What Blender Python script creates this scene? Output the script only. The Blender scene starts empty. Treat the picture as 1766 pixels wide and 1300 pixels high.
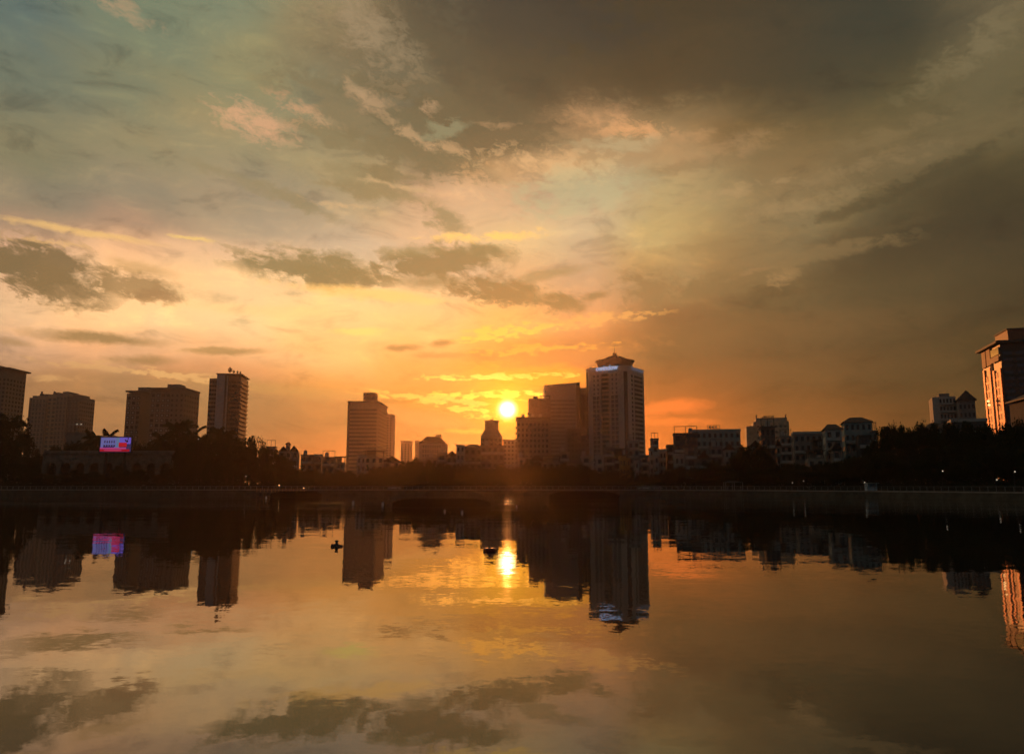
import bpy, math, random
from mathutils import Vector, Matrix

R = math.radians
random.seed(7)
scene = bpy.context.scene
col = scene.collection

# ------------------------------------------------------------------ camera
CAM_H = 3.0                       # metres above the lake
FPX = 1300.0                      # focal length in photo pixels (1766 wide)
PITCH = R(8.21)
cam_data = bpy.data.cameras.new('camera')
cam_data.sensor_fit = 'HORIZONTAL'
cam_data.sensor_width = 36.0
cam_data.lens = 36.0 * FPX / 1766.0
cam_data.clip_start = 0.1
cam_data.clip_end = 12000
cam = bpy.data.objects.new('camera', cam_data)
cam.location = (0, 0, CAM_H)
cam.rotation_euler = (R(90) + PITCH, 0, 0)
col.objects.link(cam)
scene.camera = cam


def ray(px, py):
    dx, dy = px - 883.0, 650.0 - py
    return Vector((dx, FPX * math.cos(PITCH) - dy * math.sin(PITCH), FPX * math.sin(PITCH) + dy * math.cos(PITCH)))


def at(px, py, Y):
    """world point at depth Y seen in the direction measured in the photograph"""
    d = ray(px, py)
    return Vector((0, 0, CAM_H)) + d * (Y / d.y)


def azel(px, py):
    d = ray(px, py).normalized()
    return math.degrees(math.atan2(d.x, d.y)), math.degrees(math.asin(d.z))


def lin(c):
    return tuple(((v / 255.0) / 12.92 if v / 255.0 <= 0.04045 else ((v / 255.0 + 0.055) / 1.055) ** 2.4) for v in c)


# ------------------------------------------------------------------ render / exposure
scene.render.engine = 'CYCLES'
scene.cycles.use_denoising = True
scene.cycles.use_light_tree = False
scene.cycles.denoising_input_passes = 'RGB_ALBEDO'
scene.cycles.max_bounces = 4
scene.cycles.diffuse_bounces = 2
scene.cycles.glossy_bounces = 2
scene.cycles.volume_bounces = 0
scene.cycles.transparent_max_bounces = 4
scene.cycles.sample_clamp_indirect = 1.0
scene.cycles.sample_clamp_direct = 14.0
scene.cycles.use_adaptive_sampling = True
scene.cycles.adaptive_threshold = 0.01
scene.cycles.adaptive_min_samples = 64          # the thin haze needs many samples everywhere
vs = scene.view_settings
vs.view_transform = 'Standard'
vs.look = 'None'
vs.exposure = 0.0
vs.gamma = 1.0
vs.use_curve_mapping = False

# ------------------------------------------------------------------ sun
SUN_AZ, SUN_EL = azel(875, 706)
sun_dir = Vector((math.sin(R(SUN_AZ)) * math.cos(R(SUN_EL)), math.cos(R(SUN_AZ)) * math.cos(R(SUN_EL)), math.sin(R(SUN_EL))))
sl = bpy.data.lights.new('sun', 'SUN')
sl.energy = 1.6
sl.color = (1.0, 0.31, 0.07)
sl.angle = R(0.6)
so = bpy.data.objects.new('sun', sl)
so.rotation_euler = (-sun_dir).to_track_quat('-Z', 'Y').to_euler()
so.location = (0, 900, 120)
col.objects.link(so)

# ------------------------------------------------------------------ sky (world shader, a function of direction only)
world = bpy.data.worlds.new('World')
scene.world = world
world.use_nodes = True
world.cycles.sampling_method = 'MANUAL'
world.cycles.sample_map_resolution = 512
nt = world.node_tree
nt.nodes.clear()


class NB:
    """small helper that builds node chains"""
    def __init__(self, tree):
        self.t = tree

    def put(self, sock, v):
        if isinstance(v, bpy.types.NodeSocket):
            self.t.links.new(v, sock)
        elif v is not None:
            sock.default_value = v

    def math(self, op, a, b=None, c=None, clamp=False):
        n = self.t.nodes.new('ShaderNodeMath'); n.operation = op; n.use_clamp = clamp
        for s, v in zip(n.inputs, (a, b, c)): self.put(s, v)
        return n.outputs[0]

    def vmath(self, op, a, b=None, scale=None):
        n = self.t.nodes.new('ShaderNodeVectorMath'); n.operation = op
        self.put(n.inputs[0], a); self.put(n.inputs[1], b)
        if scale is not None: self.put(n.inputs['Scale'], scale)
        return n.outputs['Value'] if op in ('DOT_PRODUCT', 'LENGTH', 'DISTANCE') else n.outputs['Vector']

    def comb(self, x, y, z=0.0):
        n = self.t.nodes.new('ShaderNodeCombineXYZ')
        for s, v in zip(n.inputs, (x, y, z)): self.put(s, v)
        return n.outputs[0]

    def sep(self, v):
        n = self.t.nodes.new('ShaderNodeSeparateXYZ'); self.put(n.inputs[0], v)
        return n.outputs

    def noise(self, vec, scale, detail=4.0, rough=0.55, dist=0.0):
        n = self.t.nodes.new('ShaderNodeTexNoise'); n.noise_dimensions = '3D'
        self.put(n.inputs['Vector'], vec)
        n.inputs['Scale'].default_value = scale; n.inputs['Detail'].default_value = detail
        n.inputs['Roughness'].default_value = rough; n.inputs['Distortion'].default_value = dist
        return n.outputs

    def mapr(self, v, a, b, c=0.0, d=1.0, smooth=True):
        n = self.t.nodes.new('ShaderNodeMapRange')
        n.interpolation_type = 'SMOOTHSTEP' if smooth else 'LINEAR'
        self.put(n.inputs[0], v)
        for i, x in enumerate((a, b, c, d)): self.put(n.inputs[i + 1], x)
        return n.outputs[0]

    def mix(self, f, a, b, mode='MIX'):
        n = self.t.nodes.new('ShaderNodeMix'); n.data_type = 'RGBA'; n.blend_type = mode
        self.put(n.inputs[0], f)
        for s, v in ((n.inputs[6], a), (n.inputs[7], b)):
            self.put(s, (*v, 1.0) if isinstance(v, tuple) and len(v) == 3 else v)
        return n.outputs[2]

    def ramp(self, f, stops):
        n = self.t.nodes.new('ShaderNodeValToRGB'); n.color_ramp.interpolation = 'EASE'
        e = n.color_ramp.elements
        stops = sorted(stops)
        e[0].position, e[1].position = stops[0][0], stops[-1][0]
        e[0].color, e[1].color = (*stops[0][1], 1), (*stops[-1][1], 1)
        for p, c in stops[1:-1]:
            x = e.new(p); x.color = (*c, 1)
        self.put(n.inputs[0], f)
        return n.outputs[0]

    def mapping(self, vec, loc, rot, scl):
        n = self.t.nodes.new('ShaderNodeMapping'); n.vector_type = 'TEXTURE'
        self.put(n.inputs[0], vec)
        n.inputs[1].default_value = (*loc, 0); n.inputs[2].default_value = (0, 0, rot); n.inputs[3].default_value = (*scl, 1)
        return n.outputs[0]


W = NB(nt)
DIR = nt.nodes.new('ShaderNodeTexCoord').outputs['Generated']
dirn = W.vmath('NORMALIZE', DIR)
sx, sy, sz = W.sep(dirn)
AZ = W.math('DEGREES', W.math('ARCTAN2', sx, sy))
EL = W.math('DEGREES', W.math('ARCSINE', sz))
P0 = W.comb(AZ, EL)
# cloud noise: drawn out along the horizon as cloud layers are
PS = W.comb(W.math('MULTIPLY', AZ, 0.1), W.math('MULTIPLY', EL, 0.26), 1.7)
PI_ = W.comb(W.math('MULTIPLY', W.math('ADD', AZ, W.math('MULTIPLY', EL, 0.5)), 0.1), W.math('MULTIPLY', EL, 0.16), 5.1)
n_big = W.noise(PI_, 0.9, 3.0, 0.55)
n_str = W.noise(PS, 2.2, 6.0, 0.66, 0.5)
n_fine = W.noise(PI_, 7.5, 4.0, 0.70, 0.35)
n_cr = W.noise(PS, 11.0, 3.0, 0.55)


def warp(noise_col, ax, ay):
    v = W.vmath('SUBTRACT', noise_col, (0.5, 0.5, 0.5))
    v = W.vmath('MULTIPLY', v, (ax, ay, 0.0))
    return W.vmath('ADD', P0, v)


PW = W.vmath('SUBTRACT', n_big['Color'], (0.5, 0.5, 0.5))
PW = W.vmath('ADD', P0, W.vmath('SCALE', W.vmath('MULTIPLY', PW, (7.0, 4.0, 0.0)), scale=W.mapr(EL, 2, 18, 0.2, 1.0)))
PM = W.vmath('ADD', warp(n_str['Color'], 3.2, 1.3), W.vmath('MULTIPLY', W.vmath('SUBTRACT', n_fine['Color'], (0.5, 0.5, 0.5)), (1.8, 1.0, 0.0)))
PSM = W.vmath('ADD', warp(n_str['Color'], 2.0, 0.55), W.vmath('MULTIPLY', W.vmath('SUBTRACT', n_fine['Color'], (0.5, 0.5, 0.5)), (1.0, 0.5, 0.0)))
azw, elw, _ = W.sep(PW)

# broad colour of the cloud deck: for each compass direction a ramp over elevation
COLS = {
    0:    [(770, (157, 118, 81)), (720, (163, 122, 81)), (660, (166, 121, 81)), (600, (226, 172, 128)), (540, (248, 198, 146)), (470, (232, 182, 136)), (415, (224, 174, 134)), (385, (172, 141, 112)), (330, (150, 135, 108)), (250, (138, 130, 98)), (130, (114, 120, 100)), (0, (98, 114, 106))],
    210:  [(770, (163, 120, 79)), (720, (166, 122, 79)), (650, (173, 129, 85)), (605, (236, 178, 128)), (540, (265, 216, 156)), (470, (256, 204, 148)), (420, (246, 192, 142)), (385, (176, 143, 114)), (330, (158, 141, 112)), (250, (148, 138, 104)), (130, (128, 130, 102)), (0, (122, 132, 106))],
    400:  [(770, (168, 118, 72)), (720, (168, 122, 75)), (668, (189, 138, 85)), (640, (231, 157, 99)), (600, (256, 192, 130)), (540, (265, 220, 154)), (480, (262, 212, 150)), (430, (242, 194, 146)), (395, (190, 163, 128)), (330, (168, 149, 118)), (230, (158, 145, 108)), (130, (140, 138, 104)), (0, (134, 138, 108))],
    600:  [(780, (181, 111, 59)), (730, (179, 122, 68)), (695, (188, 129, 72)), (670, (233, 158, 79)), (610, (265, 200, 122)), (540, (265, 218, 144)), (480, (256, 208, 146)), (420, (226, 190, 148)), (370, (196, 167, 124)), (320, (176, 154, 108)), (230, (144, 132, 98)), (120, (136, 126, 96)), (0, (162, 144, 106))],
    740:  [(780, (176, 105, 59)), (735, (184, 117, 62)), (690, (215, 142, 59)), (640, (233, 162, 81)), (580, (262, 200, 122)), (520, (260, 206, 136)), (450, (234, 190, 144)), (390, (226, 183, 138)), (335, (216, 173, 130)), (270, (146, 126, 90)), (180, (124, 112, 84)), (90, (112, 102, 78)), (0, (104, 96, 76))],
    880:  [(790, (192, 92, 46)), (745, (204, 105, 46)), (700, (221, 140, 46)), (650, (221, 153, 46)), (600, (236, 164, 74)), (550, (251, 186, 104)), (480, (225, 178, 124)), (410, (235, 196, 138)), (340, (214, 177, 136)), (290, (212, 168, 116)), (235, (140, 116, 80)), (130, (90, 77, 53)), (0, (73, 68, 57))],
    1010: [(790, (186, 84, 46)), (720, (198, 91, 46)), (660, (201, 105, 46)), (600, (214, 135, 76)), (550, (227, 156, 96)), (480, (199, 158, 116)), (400, (207, 182, 140)), (330, (194, 169, 132)), (270, (202, 164, 114)), (205, (178, 138, 94)), (140, (95, 79, 51)), (60, (80, 68, 42)), (0, (79, 66, 42))],
    1150: [(790, (177, 88, 33)), (730, (188, 93, 36)), (670, (158, 88, 41)), (600, (122, 86, 50)), (540, (129, 96, 59)), (480, (169, 139, 91)), (400, (190, 167, 112)), (330, (186, 161, 110)), (270, (180, 144, 98)), (200, (140, 114, 76)), (120, (88, 73, 46)), (0, (75, 62, 40))],
    1340: [(790, (134, 83, 38)), (720, (121, 78, 40)), (650, (100, 72, 41)), (580, (95, 74, 45)), (500, (115, 93, 58)), (440, (134, 112, 74)), (370, (140, 118, 79)), (290, (139, 116, 78)), (210, (104, 87, 56)), (120, (82, 69, 43)), (0, (67, 60, 43))],
    1560: [(790, (103, 69, 36)), (720, (93, 64, 34)), (640, (79, 62, 36)), (560, (78, 62, 38)), (480, (82, 68, 42)), (410, (80, 68, 44)), (350, (98, 84, 54)), (270, (110, 93, 61)), (180, (97, 85, 54)), (100, (78, 71, 48)), (0, (61, 61, 48))],
    1740: [(790, (79, 59, 34)), (700, (74, 59, 34)), (600, (69, 57, 34)), (500, (62, 52, 33)), (400, (58, 50, 34)), (330, (72, 63, 40)), (250, (98, 87, 56)), (130, (97, 87, 58)), (50, (108, 96, 67)), (0, (117, 102, 72))],
}
EMIN, EMAX = -6.0, 44.0
epos = W.mapr(elw, EMIN, EMAX, 0.0, 1.0, smooth=False)
SKYC = None
prev = None
for px, stops in COLS.items():
    a = azel(px, 500)[0]
    st = [((azel(px, py)[1] - EMIN) / (EMAX - EMIN), lin(c)) for py, c in stops]
    rc = W.ramp(epos, st)
    SKYC = rc if SKYC is None else W.mix(W.mapr(azw, prev, a), SKYC, rc)
    prev = a
# away from the sunset the same cloud deck goes on, greyer and dimmer
EAST = [(0.0, lin((58, 58, 58))), (0.3, lin((64, 65, 66))), (0.65, lin((70, 72, 72))), (1.0, lin((76, 78, 76)))]
east = W.ramp(epos, EAST)
SKYC = W.mix(W.mapr(W.math('ABSOLUTE', azw), 42, 95), SKYC, east)
SKYC = W.mix(W.mapr(elw, 38, 70), SKYC, lin((78, 79, 75)))

# the deck is uneven: brighter and darker streaks, warm and cool
SKYC = W.mix(1.0, SKYC, W.ramp(n_str['Fac'], [(0.25, (0.68, 0.69, 0.72)), (0.5, (1, 1, 1)), (0.75, (1.26, 1.20, 1.10))]), 'MULTIPLY')
SKYC = W.mix(1.0, SKYC, W.ramp(n_big['Fac'], [(0.3, (0.86, 0.92, 0.98)), (0.5, (1, 1, 1)), (0.7, (1.12, 1.03, 0.94))]), 'MULTIPLY')

# single clouds: px, py, half width, half height (photo pixels), tilt, colour, opacity, kind
DK, MD = (150, 126, 82), (172, 144, 94)
CL = [
    # upper masses
    (1090, 55, 330, 85, 0, (74, 62, 42), .8, 'b'), (930, 30, 140, 50, -10, (66, 60, 50), .7, 'm'), (1180, 120, 220, 40, 4, (84, 68, 44), .6, 'm'), (1480, 40, 170, 70, 8, (60, 61, 48), .8, 'b'), (830, 130, 150, 95, -25, (98, 84, 60), .7, 'b'),
    (700, 130, 90, 40, -35, (122, 110, 82), .6, 'm'), (800, 215, 130, 48, -12, (112, 98, 68), .75, 'm'), (650, 215, 130, 34, -18, (126, 114, 82), .75, 'm'),
    (730, 268, 95, 24, -8, (128, 112, 78), .75, 'm'), (640, 318, 70, 20, -8, (146, 126, 86), .7, 'm'), (930, 218, 50, 8, 6, (110, 92, 64), .7, 'm'),
    (1640, 350, 190, 40, 16, (64, 57, 38), .85, 'b'), (1690, 425, 200, 44, 6, (58, 51, 36), .9, 'b'), (1640, 250, 170, 26, 14, (122, 105, 72), .7, 'b'), (1690, 120, 120, 40, 25, (114, 101, 70), .6, 'b'), (1560, 490, 220, 40, 8, (92, 77, 48), .5, 'b'),
    (765, 378, 34, 13, -20, (158, 138, 94), .8, 'm'), (450, 325, 90, 10, -14, (148, 132, 94), .5, 'm'), (520, 350, 60, 8, -20, (150, 134, 96), .45, 'm'),
    (590, 192, 66, 13, -20, (138, 122, 88), .7, 'm'), (705, 212, 74, 18, -15, (118, 106, 76), .75, 'm'), (835, 160, 70, 22, -32, (104, 90, 64), .7, 'm'), (610, 248, 74, 12, -10, (136, 120, 84), .7, 'm'), (880, 238, 62, 14, 10, (124, 104, 72), .7, 'm'), (665, 300, 62, 9, -5, (138, 120, 82), .75, 'm'), (560, 230, 44, 9, -15, (140, 126, 90), .6, 'm'), (690, 340, 60, 7, -4, (160, 138, 94), .6, 's'), (1190, 285, 80, 10, 4, (150, 122, 82), .6, 'm'), (1420, 250, 120, 24, 8, (116, 98, 64), .5, 'b'),
    # mid-height dark clouds
    (75, 462, 78, 36, 0, (130, 106, 70), .95, 'm'), (100, 497, 75, 24, -10, (140, 112, 72), .85, 'm'), (20, 450, 40, 26, 10, (132, 108, 72), .9, 'm'), (235, 492, 62, 17, -4, (160, 126, 80), .85, 'm'), (275, 508, 28, 12, 0, (172, 130, 84), .8, 'm'),
    (245, 462, 52, 9, -6, (206, 160, 100), .6, 's'), (545, 462, 100, 20, -3, (148, 128, 84), .95, 'm'), (590, 478, 58, 16, 0, (150, 128, 82), .85, 'm'),
    (760, 452, 88, 20, 6, (146, 124, 80), .95, 'm'), (830, 432, 48, 9, 0, (150, 130, 84), .85, 's'), (720, 432, 46, 8, 4, (160, 140, 92), .7, 's'), (740, 486, 62, 11, 0, (156, 132, 84), .8, 's'), (945, 472, 60, 8, 8, (158, 134, 88), .7, 's'),
    (855, 498, 66, 18, -6, (144, 120, 76), .95, 'm'), (905, 512, 66, 12, -4, (148, 122, 76), .85, 'm'), (972, 523, 36, 13, 0, (148, 120, 74), .9, 'm'), (1026, 510, 22, 6, 8, (146, 120, 76), .85, 's'),
    (1122, 500, 46, 26, 0, (142, 114, 72), .8, 'm'), (1240, 492, 56, 16, 6, (130, 106, 66), .7, 'm'), (1320, 478, 50, 14, 8, (128, 104, 66), .8, 'm'),
    # low streaks
    (185, 584, 86, 8, 0, (160, 126, 78), .9, 's'), (245, 621, 50, 8, 2, (164, 126, 78), .8, 's'), (392, 605, 56, 6, 3, (172, 134, 80), .8, 's'), (15, 590, 36, 6, 0, (170, 132, 84), .6, 's'),
    (690, 601, 28, 5, 4, (170, 126, 72), .85, 's'), (762, 592, 20, 5, 8, (168, 124, 70), .85, 's'), (755, 612, 42, 5, 2, (192, 138, 76), .7, 's'), (840, 612, 60, 8, 3, (206, 136, 70), .6, 's'),
    (1180, 585, 210, 22, 3, (132, 96, 56), .75, 'b'), (960, 612, 120, 16, 4, (200, 126, 64), .6, 'm'), (1250, 640, 200, 22, 0, (124, 88, 50), .5, 'b'), (500, 672, 120, 10, -4, (196, 146, 82), .5, 's'),
    (838, 722, 34, 8, 0, (212, 122, 56), .85, 's'), (720, 720, 90, 10, -8, (206, 142, 76), .7, 's'),
    # bright ones
    (445, 212, 62, 24, -12, (228, 172, 128), .75, 'f'), (520, 186, 40, 16, -14, (214, 164, 120), .65, 'f'), (650, 178, 40, 16, 0, (190, 154, 114), .6, 'f'), (630, 50, 90, 46, -30, (176, 150, 114), .55, 'f'), (200, 8, 70, 14, -15, (184, 152, 116), .6, 'f'),
    (950, 288, 105, 24, -5, (238, 188, 130), .75, 'f'), (1095, 222, 52, 13, -10, (238, 172, 112), .85, 'f'), (1040, 208, 70, 20, -8, (206, 156, 106), .6, 'f'), (1230, 262, 100, 14, 6, (176, 138, 94), .5, 'f'), (745, 190, 16, 10, 0, (200, 160, 118), .6, 'f'),
    (840, 408, 84, 7, 5, (268, 214, 116), .9, 'f'), (330, 412, 34, 3, 0, (252, 206, 122), .8, 's'), (150, 402, 110, 6, -2, (250, 198, 120), .75, 's'), (640, 508, 120, 8, -3, (278, 214, 118), .7, 's'), (520, 540, 150, 10, 0, (274, 216, 136), .5, 's'),
    (875, 573, 66, 10, 7, (300, 206, 84), .9, 'c'), (612, 571, 44, 6, 2, (255, 226, 120), .8, 's'), (1020, 552, 90, 9, 5, (250, 180, 92), .55, 'c'), (930, 602, 100, 6, 3, (275, 190, 66), .5, 'c'), (1345, 484, 30, 11, 20, (172, 134, 86), .6, 'f'),
    (865, 651, 95, 5, 1, (340, 228, 96), 1.0, 'c'), (950, 648, 50, 4, 1, (330, 224, 100), .9, 'c'), (855, 682, 84, 6, 0, (345, 226, 84), 1.0, 'c'), (745, 690, 84, 6, -5, (320, 208, 90), .8, 'c'), (800, 706, 50, 7, -14, (330, 212, 84), .9, 'c'), (810, 744, 46, 4, 0, (255, 170, 66), .8, 's'), (960, 650, 60, 16, 0, (255, 176, 34), .5, 's'),
    (310, 648, 80, 6, -5, (240, 182, 112), .7, 'c'), (200, 636, 110, 5, -3, (230, 176, 110), .5, 'c'), (90, 652, 40, 4, 0, (226, 172, 108), .6, 'f'), (160, 620, 40, 3, -4, (228, 176, 110), .6, 'f'),
    (1150, 702, 60, 10, 2, (255, 124, 52), .75, 's'), (1160, 726, 60, 6, -2, (255, 126, 50), .6, 's'),
    (720, 235, 44, 8, -25, (206, 166, 120), .6, 'f'), (780, 252, 34, 7, -10, (212, 168, 118), .6, 'f'), (860, 214, 30, 7, 5, (178, 140, 98), .6, 'f'), (620, 158, 30, 10, -30, (186, 154, 114), .6, 'f'), (560, 205, 34, 8, -15, (196, 160, 118), .55, 'f'), (690, 320, 60, 5, -6, (226, 184, 130), .6, 'f'), (600, 355, 70, 5, -4, (226, 184, 128), .5, 'f'), (1180, 240, 50, 8, 5, (190, 146, 98), .6, 'f'), (90, 415, 60, 4, 0, (246, 192, 122), .6, 'f'), (1300, 470, 40, 4, 10, (160, 124, 80), .6, 'f'),
    (1550, 330, 120, 10, 14, (86, 75, 49), .7, 'm'), (1500, 402, 90, 9, 8, (92, 77, 50), .5, 'm'), (1620, 296, 100, 12, 18, (76, 68, 45), .7, 'm'), (1450, 300, 130, 14, 6, (150, 124, 84), .45, 'f'), (1350, 362, 130, 12, 4, (166, 138, 94), .45, 'f'), (1520, 240, 110, 14, 10, (130, 110, 74), .5, 'f'), (1700, 70, 70, 30, 30, (130, 115, 82), .55, 'f'), (1620, 130, 70, 26, 25, (122, 108, 75), .5, 'f'), (1260, 330, 90, 8, 3, (186, 152, 104), .45, 'f'), (1400, 440, 120, 10, 4, (140, 114, 74), .5, 'm'), (1250, 420, 90, 7, 3, (150, 124, 80), .45, 'm'),
    # clear windows between the clouds
    (1000, 330, 90, 30, 6, (190, 184, 138), .55, 'm'), (770, 222, 30, 10, 8, (156, 150, 112), .6, 'm'), (1060, 250, 60, 10, 0, (196, 176, 130), .5, 'm'), (560, 285, 60, 14, -10, (172, 156, 114), .4, 'm'),
]

def zero(noise, k):
    return W.math('MULTIPLY', W.math('SUBTRACT', noise, 0.5), k)


nz_str, nz_fin = zero(n_str['Fac'], 1.0), zero(n_fine['Fac'], 1.0)
nz_b = W.math('MINIMUM', W.math('MULTIPLY', W.math('ADD', nz_str, nz_fin), 0.6), 0.0)
nz_m = W.math('MINIMUM', W.math('ADD', W.math('MULTIPLY', nz_str, 1.5), W.math('MULTIPLY', nz_fin, 1.7)), 0.155)
nz_s = W.math('MINIMUM', W.math('ADD', W.math('MULTIPLY', nz_str, 1.1), W.math('MULTIPLY', nz_fin, 0.5)), 0.155)
nz_f = W.math('MINIMUM', W.math('ADD', W.math('MULTIPLY', nz_fin, 2.8), W.math('MULTIPLY', nz_str, 0.8)), 0.255)
nz_c = W.math('MINIMUM', W.math('ADD', zero(n_cr['Fac'], 3.0), W.math('MULTIPLY', nz_fin, 0.8)), 0.335)
# kind: warped position, edge noise, support radius, ramp start, ramp end, largest shift of the warp (az, el)
KIND = {'b': (PW, nz_b, 2.0, .01, 1.0, 3.5, 2.0), 'm': (PM, nz_m, 1.7, .16, .62, 2.5, 1.2),
        's': (PSM, nz_s, 1.6, .16, .72, 1.5, .55), 'f': (PM, nz_f, 1.6, .26, .95, 2.5, 1.2), 'c': (PSM, nz_c, 1.6, .34, .70, 1.5, .55)}
CLOUDS = []
for (px, py, rx, ry, rot, c, op, k) in CL:
    P, nz, sup, lo, hi, wa, we = KIND[k]
    a, e = azel(px, py)
    ra = abs(azel(px + rx, py)[0] - a) * 1.12 * sup
    re = abs(azel(px, py - ry)[1] - e) * 1.18 * sup
    ca, sa = abs(math.cos(R(rot))), abs(math.sin(R(rot)))
    ex, ey = math.hypot(ra * ca, re * sa) + wa, math.hypot(ra * sa, re * ca) + we
    CLOUDS.append((a, e, ra, re, rot, c, op, k, ex, ey))

# clear air seen through the clouds
sky = nt.nodes.new('ShaderNodeTexSky')
sky.sky_type = 'NISHITA'; sky.sun_disc = False
sky.sun_elevation = R(SUN_EL); sky.sun_rotation = R(SUN_AZ)
sky.air_density = 1.6; sky.dust_density = 3.0
clear = W.vmath('SCALE', sky.outputs[0], scale=0.10)
# the sun itself and the glow of thin cloud around it
E1 = math.exp(-1)
DS = W.math('DEGREES', W.math('ARCCOSINE', W.math('MINIMUM', W.vmath('DOT_PRODUCT', dirn, tuple(sun_dir)), 1.0)))
n_glow = W.math('ADD', 0.72, W.math('MULTIPLY', n_fine['Fac'], 0.56))
aura = W.math('POWER', E1, W.math('POWER', W.math('DIVIDE', DS, 1.35), 1.25))
wide = W.math('MULTIPLY', W.math('POWER', E1, W.math('DIVIDE', DS, 4.2)), n_glow)
disc = W.math('POWER', E1, W.math('POWER', W.math('DIVIDE', DS, 0.46), 2.3))
GLOW = W.vmath('ADD', W.vmath('SCALE', (1.3, 0.62, 0.0), scale=aura), W.vmath('SCALE', (0.20, 0.03, 0.0), scale=wide))
GLOW = W.vmath('ADD', GLOW, W.vmath('SCALE', (9.0, 7.0, 3.8), scale=disc))


def background(c):
    bg = nt.nodes.new('ShaderNodeBackground')
    c = W.vmath('ADD', W.mix(0.04, c, clear), GLOW)
    nt.links.new(c, bg.inputs[0])
    bg.inputs[1].default_value = 1.0
    return bg.outputs[0]


def mix_shader(f, a, b):
    n = nt.nodes.new('ShaderNodeMixShader')
    nt.links.new(f, n.inputs[0]); nt.links.new(a, n.inputs[1]); nt.links.new(b, n.inputs[2])
    return n.outputs[0]


# one cloud, as a node group: an ellipse of sky whose edge the noise breaks up
cg = bpy.data.node_groups.new('cloud', 'ShaderNodeTree')
for nm, ty in (('Sky', 'NodeSocketColor'), ('Position', 'NodeSocketVector'), ('Noise', 'NodeSocketFloat'), ('Centre', 'NodeSocketVector'), ('Tilt', 'NodeSocketVector'),
               ('Size', 'NodeSocketVector'), ('Colour', 'NodeSocketColor'), ('From', 'NodeSocketFloat'), ('To', 'NodeSocketFloat'), ('Opacity', 'NodeSocketFloat')):
    cg.interface.new_socket(nm, in_out='INPUT', socket_type=ty)
cg.interface.new_socket('Sky', in_out='OUTPUT', socket_type='NodeSocketColor')
C = NB(cg)
gi = cg.nodes.new('NodeGroupInput').outputs
mp = cg.nodes.new('ShaderNodeMapping'); mp.vector_type = 'TEXTURE'
for i, nm in enumerate(('Position', 'Centre', 'Tilt', 'Size')): cg.links.new(gi[nm], mp.inputs[i])
gr = cg.nodes.new('ShaderNodeTexGradient'); gr.gradient_type = 'SPHERICAL'
cg.links.new(mp.outputs[0], gr.inputs[0])
fac = C.mapr(C.math('ADD', gr.outputs['Fac'], gi['Noise']), gi['From'], gi['To'], 0.0, gi['Opacity'], smooth=False)
go = cg.nodes.new('NodeGroupOutput')
cg.links.new(C.mix(fac, gi['Sky'], gi['Colour']), go.inputs[0])


def region(a0, a1, e0, e1):
    """the sky between two azimuths and two elevations, with every cloud that reaches into it"""
    c = SKYC
    for (a, e, ra, re, rot, cc, op, k, ex, ey) in CLOUDS:
        if a + ex < a0 or a - ex > a1 or e + ey < e0 or e - ey > e1:
            continue
        P, nz, sup, lo, hi, wa, we = KIND[k]
        n = nt.nodes.new('ShaderNodeGroup'); n.node_tree = cg
        I = n.inputs
        I['Centre'].default_value = (a, e, 0); I['Tilt'].default_value = (0, 0, R(rot)); I['Size'].default_value = (ra, re, 1)
        I['Colour'].default_value = (*lin(cc), 1); I['From'].default_value = lo; I['To'].default_value = hi; I['Opacity'].default_value = op
        nt.links.new(c, I['Sky']); nt.links.new(P, I['Position']); nt.links.new(nz, I['Noise'])
        c = n.outputs[0]
    return background(c)


# the cloud list is looked up region by region (a cloud may belong to several), which keeps the shader fast
AZE = [-46, -25, -15, -8, -2, 3, 9, 18, 50]
ELE = [-1, 8, 16, 60]
tree = None
above = [W.math('GREATER_THAN', EL, e) for e in ELE[1:-1]]
for a0, a1 in zip(AZE[:-1], AZE[1:]):
    cells = [region(a0, a1, e0, e1) for e0, e1 in zip(ELE[:-1], ELE[1:])]
    strip = mix_shader(above[1], mix_shader(above[0], cells[0], cells[1]), cells[2])
    tree = strip if tree is None else mix_shader(W.math('GREATER_THAN', AZ, a0), tree, strip)
beside = W.math('GREATER_THAN', W.math('ABSOLUTE', W.math('SUBTRACT', AZ, 2.0)), 47.9)
around = mix_shader(beside, tree, background(SKYC))
# behind the viewer and below the horizon only the even grey of the evening cloud deck is left
behind = W.math('MAXIMUM', W.math('GREATER_THAN', W.math('ABSOLUTE', AZ), 99.0), W.math('LESS_THAN', EL, -1.0))
east_bg = nt.nodes.new('ShaderNodeBackground')
nt.links.new(W.ramp(W.mapr(EL, EMIN, EMAX, 0.0, 1.0, smooth=False), EAST), east_bg.inputs[0])
wo = nt.nodes.new('ShaderNodeOutputWorld')
nt.links.new(mix_shader(behind, around, east_bg.outputs[0]), wo.inputs[0])

# ------------------------------------------------------------------ materials
MATS = {}


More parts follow.
